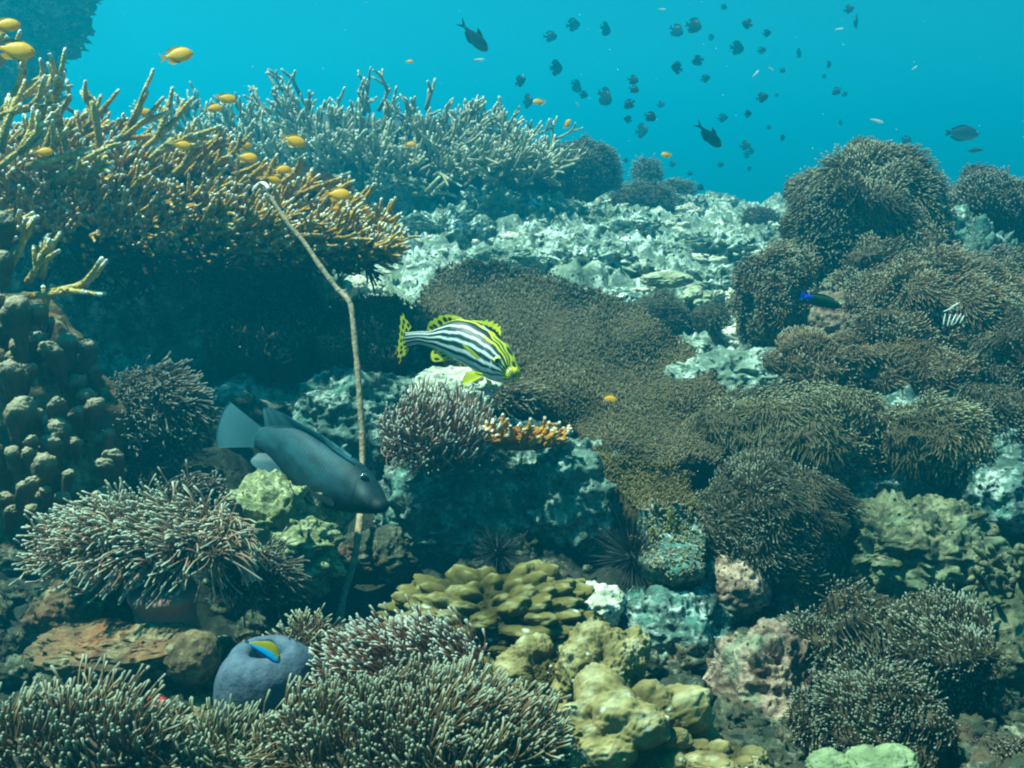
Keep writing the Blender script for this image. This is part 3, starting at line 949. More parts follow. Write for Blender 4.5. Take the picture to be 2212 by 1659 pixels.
# ----------------------------------------------------------------- staghorn corals
def grow(out, p, d, L, r, lvl, ub, kids, spread, tipt=1.0, shorten=0.72):
    """appends (path(5,3), radii(5), t(5)) of a branch and of its forks"""
    K = 5
    t = np.linspace(0, 1, K)
    dd = nrm(d + ub * 0.5 + rng.normal(0, 0.18, 3))
    path = p + (d[None] * (t - 0.5 * t * t)[:, None] + dd[None] * (0.5 * t * t)[:, None]) * L + rng.normal(0, 0.012 * L, (K, 3)) * t[:, None]
    rad = r * (1 - 0.38 * t)
    tt = np.linspace(0.2, 1.0, K) if lvl == 0 else np.linspace(0.0, 0.95 if lvl == 1 else 0.7, K)
    out.append((path, rad, tt))
    if lvl <= 0:
        return
    n = rng.integers(kids[0], kids[1] + 1)
    for k in range(n):
        f = rng.uniform(0.3, 1.0)
        i = min(int(f * (K - 1)), K - 2)
        q = path[i] + (path[i + 1] - path[i]) * (f * (K - 1) - i)
        base = nrm(path[i + 1] - path[i])
        nd = nrm(base + spread * nrm(rng.normal(0, 1, 3)) + ub * 0.35)
        grow(out, q, nd, L * shorten * rng.uniform(0.65, 1.15), r * 0.78, lvl - 1, ub, kids, spread, tipt, shorten)


def build_branches(name, out, mat, parent, sides=6, loc=None):
    paths = np.array([o[0] for o in out])
    rad = np.array([o[1] for o in out])
    K = paths.shape[1]
    tt = np.array([o[2] for o in out])
    V, Q, T, _, R = tubes(paths, rad, sides)
    t = np.concatenate([np.repeat(tt, sides, axis=1), tt[:, -1:]], 1).ravel()
    return make_mesh(name, V, Q, T, mat, parent, {"t": t, "r": R}, loc=loc)


def core(name, c, ru, rv, rd, mat, parent, seed, amp=0.25):
    u, v, d = c
    D, Q = cubesphere(36)
    r = 1 + amp * fbm(D * 2 + seed, 4, seed)
    ctr = P(u, v, d)
    return make_mesh(name, ctr + D * r[:, None] * np.array([ru, rd, rv]) * px(d), Q, None, mat, parent, loc=ctr)


# the brown table-like thicket on the left
def brown_thicket():
    poly = np.array([(-160, 300), (60, 290), (250, 275), (400, 315), (520, 380), (640, 425), (760, 470), (850, 530), (840, 562), (700, 572), (560, 575), (420, 560), (250, 545), (100, 500), (-160, 470)], float)
    root = thing("staghorn_coral", "big brown staghorn coral thicket with white tips overhanging the dark cave", "coral", P(330, 560, 3.4))
    out = []
    N = 0
    top = np.array([(-160, 300), (60, 290), (250, 275), (400, 315), (520, 380), (640, 425), (760, 470), (860, 535)], float)
    botp = np.array([(-160, 480), (100, 510), (250, 550), (420, 565), (560, 580), (700, 576), (860, 560)], float)
    while N < 1050:
        u = rng.uniform(-160, 850)
        vt = np.interp(u, top[:, 0], top[:, 1])
        vb = np.interp(u, botp[:, 0], botp[:, 1])
        f = rng.random() ** 0.8
        v = vt + f * (vb - vt)
        N += 1
        hmid = 0.34
        d = np.interp(f, [0, 0.15, 0.4, 0.7, 1.0], [3.75, 3.35, 2.98, 3.05, 3.35]) + 0.0002 * (u - 300) + rng.normal(0, 0.05)
        p = P(u, v, d)
        s = px(d)
        outward = nrm(P(u, v, d) - P(180, 560, 3.5))
        upw = np.interp(f, [0, 0.5, 1], [0.75, 0.4, -0.1])
        dr = nrm(outward * 0.9 + np.array([0.25, -0.28, upw]) + rng.normal(0, 0.28, 3))
        L = rng.uniform(30, 58) * s * np.interp(f, [0, .3, 1], [1.0, 1.1, 0.75])
        r = rng.uniform(5.2, 7.0) * s
        grow(out, p - dr * L * 0.3, dr, L, r, 1, np.array([0.15, -0.05, 0.35]), (1, 3), 0.75, shorten=0.85)
    # rim arms that stand out
    for k in range(60):
        f = rng.random()
        u = np.interp(f, np.linspace(0, 1, len(top)), top[:, 0])
        v = np.interp(f, np.linspace(0, 1, len(top)), top[:, 1]) + rng.uniform(-5, 30)
        d = 3.35 + rng.normal(0, .12)
        s = px(d)
        dr = nrm(np.array([0.75, -0.1, 0.45]) + rng.normal(0, 0.25, 3))
        grow(out, P(u, v, d), dr, rng.uniform(45, 80) * s, rng.uniform(6.5, 8) * s, 1, np.array([0.1, 0, 0.3]), (2, 4), 0.7, shorten=0.6)
    build_branches("branches", out, M_ACRO, root, 6)
    core("core", (250, 430, 3.65), 470, 95, 230, M_ACRO_SHADE, root, 71)  # dark mass added inside to block the sun below
    core("core", (600, 510, 3.5), 235, 42, 130, M_ACRO_SHADE, root, 72)  # second added light-blocking mass, towards the coral's right tip
    out = []
    # hanging lattice below, coloured near-black to paint in the underside's shade
    for k in range(420):
        u = rng.uniform(120, 800)
        v = rng.uniform(500, 580) + (60 if u < 450 else 0) * rng.random()
        d = rng.uniform(3.05, 3.6)
        s = px(d)
        dr = nrm(np.array([0.5, -0.4, -0.25]) + rng.normal(0, .4, 3))
        grow(out, P(u, v, d), dr, rng.uniform(25, 50) * s, 4.2 * s, 1, np.array([0, 0, 0.0]), (1, 2), .7)
    build_branches("underside_branches", out, M_ACRO_SHADE, root, 5)


brown_thicket()


def tan_staghorn(label, stems, lvl, seed, root_c, mat=M_ACRO_LIGHT, kids=(2, 4), rr=9, spread=.7, corep=None):
    global rng
    rng = np.random.default_rng(seed)
    root = thing("staghorn_coral", label, "coral", P(*root_c))
    out = []
    for (u, v, d, du, dv, dd, L) in stems:
        s = px(d)
        dr = nrm(np.array([du, dd, -dv], float))
        grow(out, P(u, v, d), dr, L * s, rr * s, lvl, np.array([0.12, 0, 0.22]), kids, spread)
    build_branches("branches", out, mat, root, 7)
    if corep:
        for c in corep:
            core("core", c[:3], *c[3:], M_ACRO_SHADE, root, seed)
    return root


stems = [(215, 330, 3.1, .05, -1, 0, 105), (235, 340, 3.15, .6, -.85, 0, 130), (150, 350, 3.0, -.15, -1, -.1, 110), (95, 330, 2.9, .5, -.8, -.1, 115), (40, 300, 2.85, .9, -.5, -.1, 105),
         (-20, 260, 2.8, .9, -.35, 0, 110), (0, 330, 2.8, .3, -1, 0, 120), (270, 350, 3.2, .8, -.5, .1, 120), (300, 380, 3.1, .6, -.8, -.1, 110), (360, 390, 3.2, .8, -.6, 0, 95),
         (60, 360, 2.85, 1, -.2, -.2, 100), (120, 390, 2.85, .9, -.4, -.3, 100), (180, 400, 2.9, .8, -.7, -.3, 95), (-30, 380, 2.7, .8, -.4, -.2, 110), (-40, 200, 2.9, .4, -.8, 0, 90), (20, 230, 2.9, .5, -.9, .1, 80)]
tan_staghorn("tan staghorn coral with thick lit fingers reaching up at the left edge", stems, 2, 101, (120, 420, 3.1), rr=9.5, kids=(2, 3), spread=.6)
stems = [(-20, 560, 2.25, .5, -.9, 0, 75), (20, 580, 2.25, .6, -.8, -.1, 90), (60, 610, 2.3, .7, -.8, -.1, 75), (90, 600, 2.3, .3, -1, 0, 90), (60, 640, 2.3, 1, -.05, -.1, 140), (100, 630, 2.3, 1, -.1, -.1, 110), (90, 690, 2.35, .4, -1, 0, 60), (0, 520, 2.3, .7, -.6, 0, 70)]
tan_staghorn("small yellowish staghorn with forked arms reaching into the dark cave", stems, 1, 102, (40, 660, 2.35), rr=9, kids=(3, 4), spread=.6)


def far_thicket():
    global rng
    rng = np.random.default_rng(103)
    root = thing("staghorn_coral", "wide blue grey staghorn thicket in the distance against blue water", "coral", P(760, 400, 6.4))
    out = []
    top = np.array([(330, 270), (380, 200), (480, 205), (560, 215), (640, 150), (700, 215), (800, 180), (900, 185), (1000, 205), (1080, 250), (1150, 290), (1195, 320)], float)
    for k in range(480):
        u = rng.uniform(340, 1180)
        vt = np.interp(u, top[:, 0], top[:, 1])
        f = rng.random() ** 0.7
        v = vt + 45 + f * (350 - vt)
        d = np.interp(f, [0, .3, .6, 1], [6.6, 6.2, 5.9, 6.1]) + rng.normal(0, .15)
        s = px(d)
        o = nrm(P(u, v, d) - P(760, 420, 6.6))
        dr = nrm(o * 0.7 + np.array([0, -.15, np.interp(f, [0, 1], [.75, .3])]) + rng.normal(0, .38, 3))
        grow(out, P(u, v, d), dr, rng.uniform(34, 62) * s, rng.uniform(4.2, 5.4) * s, 2 if rng.random() < .35 else 1, np.array([0, 0, .3]), (2, 3), .8, shorten=.7)
    for k in range(26):   # arms standing clear at the lower edge
        u = rng.uniform(800, 1150)
        v = rng.uniform(330, 420)
        d = rng.uniform(5.75, 5.95)
        s = px(d)
        dr = nrm(np.array([rng.uniform(-.6, 1), -.5, rng.uniform(-.2, .5)]))
        grow(out, P(u, v, d), dr, rng.uniform(40, 75) * s, 4.2 * s, 1, np.array([0, 0, .1]), (1, 3), .7)
    build_branches("branches", out, M_ACRO_FAR, root, 5)
    core("core", (740, 350, 6.75), 400, 95, 200, M_FAR_MASS, root, 73, .2)
    core("core", (960, 345, 6.6), 190, 70, 150, M_FAR_MASS, root, 74, .2)


far_thicket()
rng = np.random.default_rng(55)

# single far branches lying on the rubble
for lab, st in [("pale forked coral branch lying on the rubble under the far staghorn", [(920, 415, 5.7, .6, -.7, 0, 45), (940, 410, 5.7, .9, -.6, 0, 50), (925, 412, 5.7, 1, .1, 0, 60)]),
                ("short pale coral stub standing on the pale boulders", [(1118, 400, 5.9, .1, -1, 0, 26), (1125, 400, 5.9, .8, -.5, 0, 24)]),
                ("knobbed pale coral arm behind the orange tinted fish", [(690, 392, 5.2, 1, -.25, 0, 60), (720, 385, 5.2, 1, -.2, 0, 40)])]:
    tan_staghorn(lab, st, 0, 104, st[0][:3], mat=M_ACRO_FAR, rr=5)


# ----------------------------------------------------------------- knobby coral on the left
def knobs(label, root_c, pts, mat, name="knob_coral"):
    root = thing(name, label, "coral", P(*root_c))
    B = Bag()
    D, Q = cubesphere(20)
    pit = 0.10 * (0.5 - worley(D * 5, 3)) + 0.08 * fbm(D * 7, 3, 4)
    for (u, v, d, r, h, lean) in pts:
        s = px(d)
        R = r * s
        H = h * s
        # bulbous finger: capsule with a swollen head
        z = D[:, 2]
        prof = np.where(z > 0, 1.0, 0.72 + 0.28 * np.clip(1 + z * 1.5, 0, 1))
        V = np.stack([D[:, 0] * R * prof, D[:, 1] * R * prof, np.where(z > 0, z * R, z * H)], -1)
        V = V * (1 + pit + 0.3 * fbm(D * 1.8 + u * .31 + v * .17, 3, int(u) % 97))[:, None]
        V[:, 0] += lean[0] * (V[:, 2])
        V[:, 1] += lean[1] * (V[:, 2])
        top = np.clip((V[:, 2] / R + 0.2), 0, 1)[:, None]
        c = np.array([0.09, 0.065, 0.04]) * (1 - top) + np.array([0.30, 0.25, 0.165]) * top  # lit tops and shaded gaps between knobs painted into the colour
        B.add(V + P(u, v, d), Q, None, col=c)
    o = B.build("knobs", mat, root)
    return root


kp = []
for k in range(95):
    v = rng.uniform(650, 1110)
    lim = np.interp(v, [640, 700, 760, 850, 950, 1050, 1110], [70, 130, 190, 225, 245, 255, 250])
    u = rng.uniform(-60, lim)
    d = 2.25 + 0.25 * (u / 260) + rng.normal(0, .05) - (v - 650) / 1500
    kp.append((u, v, d, rng.uniform(12, 24), rng.uniform(40, 80), (rng.uniform(-.2, .5), rng.uniform(-.6, .1))))
kp += [(38, 668, 2.15, 30, 90, (0, 0)), (190, 752, 2.3, 20, 60, (.1, 0)), (20, 800, 2.1, 24, 70, (0, 0)), (45, 890, 2.05, 32, 80, (.1, 0)), (120, 930, 2.1, 26, 70, (.1, 0)), (95, 1005, 2.0, 26, 60, (.1, 0)), (8, 480, 2.2, 26, 80, (.1, 0)), (8, 560, 2.2, 20, 70, (.1, 0))]
kc = knobs("brown knobby finger coral covering the left edge below the cave", (80, 1000, 2.4), kp, M_KNOB)
core("base", (20, 930, 2.55), 235, 290, 120, M_ROCK_BROWN, kc, 75)


# ----------------------------------------------------------------- lobed mustard corals
def lobed(label, c, ru, rv, rd, bumps, seed, colr=((0.04, 0.034, 0.009), (0.15, 0.118, 0.034), (0.4, 0.37, 0.22)), spots=18, name="lobed_coral", n=100, hgt=0.5, sig=0.28):
    u, v, d = c
    r_ = np.random.default_rng(seed)
    D, Q = cubesphere(n)
    s = px(d)
    R = np.array([ru, rd, rv]) * s
    C = nrm(np.stack([r_.uniform(-1, 1, bumps), r_.uniform(-1, .35, bumps), r_.uniform(-.25, 1, bumps)], -1))
    amp = r_.uniform(.35, 1.0, bumps)
    sg = sig * r_.uniform(.7, 1.25, bumps)
    dist = np.arccos(np.clip(D @ C.T, -1, 1))
    prof = amp * np.sqrt(np.maximum(1 - (dist / sg) ** 2, 0))
    h = np.minimum(((prof ** 5).sum(1)) ** 0.2, 1.25)
    h2 = fbm(D * 7 + seed, 4, seed) + 0.8 * np.clip(0.5 - worley(D * 7 + seed, seed), 0, 1)
    r = 1 + hgt * (h - 0.3) + 0.12 * h2 + 0.035 * fbm(D * 24 + seed, 3, seed + 2)
    up = 0.25 * np.clip(D[:, 2], 0, 1) * h
    V = D * (r + up)[:, None] * R
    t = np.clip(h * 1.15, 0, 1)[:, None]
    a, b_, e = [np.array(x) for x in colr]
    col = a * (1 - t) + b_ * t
    tipm = np.clip((prof / np.maximum(amp, .01)).max(1) - 0.93, 0, 1)[:, None] * 6 * np.clip(D[:, 2:3] + .2, 0, 1)  # upward-facing tops paler: light from above painted onto the lobes
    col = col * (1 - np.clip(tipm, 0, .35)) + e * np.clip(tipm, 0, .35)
    SPT = nrm(np.stack([r_.uniform(-1, 1, spots), r_.uniform(-1, 0, spots), r_.uniform(-.2, 1, spots)], -1))
    sd_ = np.arccos(np.clip(D @ SPT.T, -1, 1)).min(1)
    wsp = np.clip(1 - (sd_ / 0.035) ** 2, 0, 1)[:, None]
    col = col * (1 - wsp) + np.array([0.6, 0.64, 0.52]) * wsp
    ctr = P(u, v, d)
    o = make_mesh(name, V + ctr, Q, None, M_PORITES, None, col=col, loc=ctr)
    return tag(o, label, "coral", "mustard lobed corals")


lobed("mustard lobed coral mound behind the others, below the dark urchin rock", (1065, 1345, 2.0), 210, 95, 150, 240, 81, sig=.125, hgt=.20)
lobed("small two headed mustard coral lobe beside the reddish anemone", (1165, 1480, 1.72), 88, 85, 80, 16, 82, sig=.42, hgt=.42, colr=((0.075, 0.058, 0.02), (0.26, 0.205, 0.088), (0.54, 0.50, 0.33)))
lobed("tall pointed mustard coral lobe with pale scraped tips", (1300, 1490, 1.68), 95, 118, 85, 14, 83, sig=.5, hgt=.4, colr=((0.075, 0.058, 0.02), (0.26, 0.205, 0.088), (0.54, 0.50, 0.33)))
lobed("front mustard coral mound dotted white at the bottom edge", (1350, 1620, 1.5), 165, 130, 120, 40, 84, sig=.3, hgt=.3, colr=((0.075, 0.058, 0.02), (0.26, 0.205, 0.088), (0.54, 0.50, 0.33)))
lobed("low pale mustard lobes at the bottom, right of the dotted mound", (1545, 1665, 1.45), 105, 50, 80, 20, 85, sig=.35, hgt=.3, colr=((0.075, 0.058, 0.02), (0.26, 0.205, 0.088), (0.54, 0.50, 0.33)))
lobed("olive lobed coral slope in the gully between mustard mounds", (1240, 1420, 1.95), 90, 70, 80, 20, 86, sig=.35, hgt=.3, colr=((.08, .07, .02), (.24, .2, .06), (.6, .58, .4)))
PG = ((0.10, 0.13, 0.07), (0.20, 0.25, 0.13), (0.34, 0.38, 0.24))
lobed("left of two smooth pale green coral heads at the bottom edge", (1800, 1668, 1.42), 55, 38, 50, 10, 87, PG, 4, sig=.7, hgt=.1, n=50)
lobed("larger right one of two smooth pale green coral heads at the bottom edge", (1905, 1672, 1.4), 78, 52, 60, 10, 88, PG, 4, sig=.7, hgt=.1, n=50)
rng = np.random.default_rng(56)
# flat little plate coral and brain coral stack in the rubble
lobed("flat pale plate coral at the right of the rubble slope", (1440, 605, 4.6), 55, 17, 40, 12, 89, ((.2, .22, .14), (.42, .44, .3), (.6, .6, .45)), 1, sig=.5, hgt=.15, n=40)
lobed("pale folded brain coral right of the plate coral", (1505, 650, 4.4), 36, 28, 34, 14, 90, ((.2, .22, .14), (.45, .48, .33), (.6, .6, .45)), 1, sig=.45, hgt=.25, n=40)


# ----------------------------------------------------------------- sea whip, fire coral, urchins, feather star, leafy coral, bits
def sea_whip():
    pts = [(552, 408, 3.0), (562, 398, 2.98), (574, 400, 2.95), (585, 425, 2.93), (620, 480, 2.9), (658, 525, 2.88), (692, 575, 2.85), (728, 622, 2.83), (755, 650, 2.8), (764, 690, 2.79), (771, 760, 2.77), (778, 850, 2.74), (781, 930, 2.72), (782, 1000, 2.7),
           (780, 1080, 2.62), (776, 1130, 2.55), (766, 1200, 2.48), (748, 1270, 2.42), (735, 1345, 2.38), (730, 1380, 2.36)]
    pp = catmull([P(*q) for q in pts], 260)
    f = np.linspace(0, 1, 260)
    r = px(2.8) * np.interp(f, [0, .04, .12, .3, .6, 1], [3.4, 3.9, 4.5, 5.6, 6.5, 7.4]) * (1 + 0.13 * vnoise(np.stack([f * 75, f * 0, f * 0], -1), 2))
    pp = pp + vec3noise(np.stack([f * 14, f * 0, f * 0], -1), 8) * 0.004
    root = thing("sea_whip", "thin tan sea whip standing bent from the seabed past the dark fish", "sea whip", P(730, 1380, 2.36))
    B = Bag()
    V, Q, T, t, r_ = tubes(pp[None], r[None], 10)
    B.add(V, Q, T, t=t, r=r_)
    B.build("stem", M_WHIP, root)
    B = Bag()
    cp = catmull([P(*q) for q in [(548, 412, 3.0), (553, 404, 2.985), (562, 397, 2.975), (573, 398, 2.945), (580, 408, 2.93)]], 20)
    B.tubes(cp[None], np.full((1, 20), px(2.95) * 4.2), 8)
    B.build("tip", M_WHITE, root)
    # second whip, arched behind the upper staghorn
    pts = [(20, 215, 3.4), (50, 205, 3.4), (90, 210, 3.4), (130, 225, 3.45), (170, 250, 3.5), (205, 280, 3.5), (225, 330, 3.5)]
    pp = catmull([P(*q) for q in pts], 50)
    o = Bag()
    o.tubes(pp[None], np.full((1, 50), px(3.4) * 4.5), 8)
    tag(o.build("sea_whip", M_WHIP), "thin arched whip curving over the tan staghorn at the upper left", "sea whip")


sea_whip()


def fire_coral():
    root = thing("fire_coral", "small orange fire coral with white tips on top of the middle rock", "coral", P(1130, 960, 2.6))
    out = []
    for k in range(26):
        f = k / 25
        u = 1062 + f * 150 + rng.normal(0, 4)
        v = 935 - 6 * math.sin(f * 6) + rng.uniform(0, 24)
        d = 2.5 + rng.normal(0, .03)
        s = px(d)
        dr = nrm(np.array([(f - .45) * 1.5, -.25, .8]) + rng.normal(0, .25, 3))
        grow(out, P(u, v, d), dr, rng.uniform(24, 42) * s, 7.5 * s, 1, np.array([0, 0, .35]), (2, 3), .9, shorten=.6)
    build_branches("branches", out, M_FIRE, root, 7)
    core("base", (1130, 945, 2.58), 80, 22, 50, M_FIRE, root, 76, .4)


fire_coral()


def urchin(label, c, r, sl, n, seed):
    u, v, d = c
    r_ = np.random.default_rng(seed)
    s = px(d)
    root = thing("sea_urchin", label, "sea urchin", P(u, v + r, d), "black sea urchins")
    D, Q = cubesphere(16)
    ctr = P(u, v, d)
    make_mesh("body", ctr + D * np.array([1, 1, .75]) * r * s * (1 + .05 * fbm(D * 6, 2, seed))[:, None], Q, None, M_URCHIN, root, loc=ctr)
    dirs = nrm(r_.normal(0, 1, (n, 3)) + [0, -.2, .25])
    L = sl * s * r_.uniform(.55, 1.1, n)
    t = np.array([0.0, .5, 1])
    path = ctr + dirs[:, None] * (r * s * .7 + t[None, :, None] * L[:, None, None])
    rad = s * np.array([1.5, 1.0, .35])[None] * np.ones((n, 1))
    B = Bag()
    B.tubes(path, rad, 4)
    B.build("spines", M_URCHIN, root, loc=ctr)


urchin("large black long spined urchin left of the feather star", (1368, 1205, 2.3), 22, 85, 240, 1)
urchin("smaller black urchin half hidden under the middle rock", (1075, 1195, 2.4), 16, 55, 170, 2)
urchin("black urchin tucked in the dark gap right of the mustard coral", (1580, 1440, 1.95), 14, 60, 120, 3)


def feather_star():
    root = thing("feather_star", "yellow green feather star clinging beside the black urchin", "feather star", P(1430, 1220, 2.38))
    out = Bag()
    arms = Bag()
    for k in range(16):
        a = rng.uniform(-1.1, 1.3)
        d = 2.36
        s = px(d)
        dr = nrm(np.array([math.sin(a), -.45 + rng.normal(0, .3), math.cos(a)]))
        L = rng.uniform(60, 105) * s
        side = nrm(np.cross(dr, [0.2, 1, .1]))
        t = np.linspace(0, 1, 9)
        bend = side * rng.normal(0, .5) + rng.normal(0, .15, 3)
        path = P(1428, 1205, d) + dr * (t * L)[:, None] + bend * (t * t * L * .5)[:, None]
        arms.tubes(path[None], (s * np.interp(t, [0, 1], [3.2, 1.2]))[None], 5)
        tt = np.linspace(.08, .98, 26)
        pts = np.stack([np.interp(tt, t, path[:, i]) for i in range(3)], -1)
        for sg in (-1, 1):
            dd = nrm(side * sg + dr * .6 + rng.normal(0, .12, (26, 3)))
            Lp = (np.sin(tt * 2.6 + .25) * 15 * s)[:, None]
            pp = np.stack([pts, pts + dd * Lp * .5, pts + dd * Lp], 1)
            out.tubes(pp, np.full((26, 3), 1.1 * s), 3)
    arms.build("arms", M_CRINOID, root)
    out.build("pinnules", M_CRINOID, root)


feather_star()


def leafy():
    root = thing("leafy_coral", "pale leafy branching coral at the right edge above the green slab", "coral", P(2190, 1290, 2.1))
    B = Bag()
    for k in range(60):
        u = rng.uniform(2110, 2270)
        v = rng.uniform(1195, 1305)
        d = 2.1 + rng.normal(0, .06)
        s = px(d)
        dr = nrm(np.array([-.7, -.5, .4]) + rng.normal(0, .45, 3))
        L = rng.uniform(35, 70) * s
        t = np.linspace(0, 1, 5)
        path = P(u, v, d) + dr * (t * L)[:, None] + rng.normal(0, .25, 3) * (t * t * L)[:, None]
        B.tubes(path[None], (s * np.array([4, 5, 7, 7.5, 4.5]))[None], 6)
    B.build("branches", M_ROCK_GREEN, root)


leafy()


def lump(name, label, cat, c, r, mat, seed, asp=(1, 1, 1), amp=.4):
    u, v, d = c
    D, Q = cubesphere(14)
    ctr = P(u, v, d)
    V = D * np.array(asp) * r * px(d) * (1 + amp * fbm(D * 1.6 + seed, 3, seed))[:, None]
    return tag(make_mesh(name, V + ctr, Q, None, mat, loc=ctr), label, cat)


lump("shell", "white broken shell lying in the shade left of the striped fish's tail", "shell", (722, 748, 3.3), 18, M_WHITE, 3, (.9, .6, 1.1), .9)
lump("sponge", "deep red sponge lump in the bottom left rubble", "sponge", (345, 1535, 1.58), 30, M_RED, 4, (.8, .8, 1), .7)
lump("bleached_fragment", "tiny white coral fragment right of the lone yellow fish", "coral fragment", (1355, 884, 3.1), 8, M_WHITE, 5, (1.4, .7, .6), .7)
for i, (u, v, d, lab) in enumerate([(1012, 660, 4.0, "white fragment on the carpet coral above the striped fish"), (905, 677, 3.75, "white fragment beside the striped fish's tail"), (1242, 697, 3.9, "pale fragment on the carpet right of the striped fish"), (1480, 800, 3.6, "white chip at the right edge of the carpet coral")]):
    lump("bleached_fragment", lab, "coral fragment", (u, v, d), 8, M_WHITE, 6 + i, (1.5, .7, .7), .8)


def white_edge():
    B = Bag()
    for k in range(60):
        f = rng.random()
        u = 1330 + f * 128
        v = 975 + f * 40 + rng.normal(0, 3)
        d = 2.86
        s = px(d)
        dr = nrm(np.array([.5, -.5, .3]) + rng.normal(0, .4, 3))
        t = np.linspace(0, 1, 3)
        B.tubes((P(u, v, d) + dr * (t * 13 * s)[:, None])[None], (s * np.array([2.6, 2.6, 1.8]))[None], 4)
    tag(B.build("coral_rim", M_WHITE), "thin white growing rim along the edge of the carpet coral plate", "coral")


white_edge()


# ----------------------------------------------------------------- fish
def body_mesh(top, bot, dep, wid, ns=120, na=48, power=0.85, conv=P):
    """top, bot: station outline in photo coordinates (or 3D points when conv is None), dep: depth, wid: half width in metres"""
    if conv is not None:
        T = np.array([conv(a, b_, d) for (a, b_), d in zip(top, dep)])
        Bm = np.array([conv(a, b_, d) for (a, b_), d in zip(bot, dep)])
    else:
        T, Bm = np.asarray(top, float), np.asarray(bot, float)
    T, Bm = catmull(T, ns), catmull(Bm, ns)
    W = np.interp(np.linspace(0, 1, ns), np.linspace(0, 1, len(wid)), wid)
    C = (T + Bm) / 2
    H = (T - Bm) / 2
    tan = nrm(np.gradient(C, axis=0))
    side = nrm(np.cross(tan, H))
    a = np.arange(na) / na * 2 * np.pi
    ca, sa = np.cos(a), np.sin(a)
    V = C[:, None] + ca[None, :, None] * H[:, None] + (np.sign(sa) * np.abs(sa) ** power)[None, :, None] * side[:, None] * W[:, None, None]
    i, j = np.meshgrid(np.arange(ns - 1), np.arange(na), indexing='ij')
    j2 = (j + 1) % na
    Q = np.stack([i * na + j, i * na + j2, (i + 1) * na + j2, (i + 1) * na + j], -1).reshape(-1, 4)
    Vf = np.concatenate([V.reshape(-1, 3), [C[0], C[-1] + tan[-1] * W[-1] * .5]])
    e0, e1 = ns * na, ns * na + 1
    Tr = np.concatenate([np.stack([(np.arange(na) + 1) % na, np.arange(na), np.full(na, e0)], -1),
                         np.stack([(ns - 1) * na + np.arange(na), (ns - 1) * na + (np.arange(na) + 1) % na, np.full(na, e1)], -1)])
    s = np.repeat(np.linspace(0, 1, ns), na)
    p = np.tile((1 - ca) / 2, ns)
    s = np.concatenate([s, [0, 1]])
    p = np.concatenate([p, [.5, .5]])
    return Vf, Q, Tr, s, p, C, side


def fin_mesh(root, outer, thick, nx=40, ny=16, ripple=0.0):
    """a thin wedge between the root curve and the outer curve (3D points)"""
    R, O = catmull(root, nx), catmull(outer, nx)
    t = np.linspace(0, 1, ny)
    G = R[:, None] * (1 - t)[None, :, None] + O[:, None] * t[None, :, None]
    nrmv = nrm(np.cross(np.gradient(G, axis=0).reshape(-1, 3), np.gradient(G, axis=1).reshape(-1, 3))).reshape(nx, ny, 3)
    if ripple:
        x = np.linspace(0, 1, nx)
        G = G + nrmv * (np.sin(x * 40)[:, None] * t[None, :] * ripple)[..., None]
    off = nrmv * (thick * (1.05 - t))[None, :, None]
    A, Bm = (G + off).reshape(-1, 3), (G - off).reshape(-1, 3)
    i, j = np.meshgrid(np.arange(nx - 1), np.arange(ny - 1), indexing='ij')
    q = np.stack([i * ny + j, (i + 1) * ny + j, (i + 1) * ny + j + 1, i * ny + j + 1], -1).reshape(-1, 4)
    n = nx * ny
    loop = np.concatenate([np.arange(ny), np.arange(1, nx) * ny + ny - 1, (nx - 1) * ny + np.arange(ny - 2, -1, -1), np.arange(nx - 2, 0, -1) * ny])
    l2 = np.roll(loop, -1)
    side = np.stack([loop, l2, l2 + n, loop + n], -1)
    X, Tt = np.meshgrid(np.linspace(0, 1, nx), t, indexing='ij')
    return np.concatenate([A, Bm]), np.concatenate([q, q[:, ::-1] + n, side[:, ::-1]]), np.tile(X.ravel(), 2), np.tile(Tt.ravel(), 2)


def spotty(x, t, seed, nx, nt, size=.33):
    p = np.stack([x * nx, t * nt, x * 0 + .5], -1)
    f = np.floor(p[:, :2])
    best = np.full(len(x), 9.0)
    for a in (-1, 0, 1):
        for b_ in (-1, 0, 1):
            ii, jj = f[:, 0] + a, f[:, 1] + b_
            cx = ii + .5 + (_h(ii, jj, ii * 0, seed) - .5) * .4 + (jj % 2) * .3
            cy = jj + .5 + (_h(ii, jj, ii * 0, seed + 1) - .5) * .3
            best = np.minimum(best, np.hypot(p[:, 0] - cx, (p[:, 1] - cy) * 1.0))
    return np.clip((size + .08 - best) / .12, 0, 1)


YEL = np.array([0.80, 0.78, 0.02])
BLK = np.array([0.010, 0.016, 0.014])
WHT = np.array([0.60, 0.70, 0.67])


def eye(parent, p, r, out_dir, ring, pupil=(0.005, 0.005, 0.006)):
    D, Q = cubesphere(14)
    o = nrm(np.array(out_dir, float))
    k = D @ o
    c = np.where((k > .72)[:, None], np.array(pupil), np.array(ring))
    return make_mesh("eye", np.array(p) + D * r, Q, None, M_FISH_EYE, parent, {"fuv": D}, col=c, loc=p)


M_FISH_EYE = col_mat("fish_eye", 0.15, 0.6)


def surf_point(V, ray, inset):
    """the point of a body nearest the viewer along a direction, moved a little inwards"""
    ray = nrm(np.array(ray, float))
    n = np.linalg.norm(V, axis=1)
    k = (V @ ray) / n > 1 - 4e-6
    i = np.argmin(np.where(k, n, 99))
    return ray * (n[i] + inset)


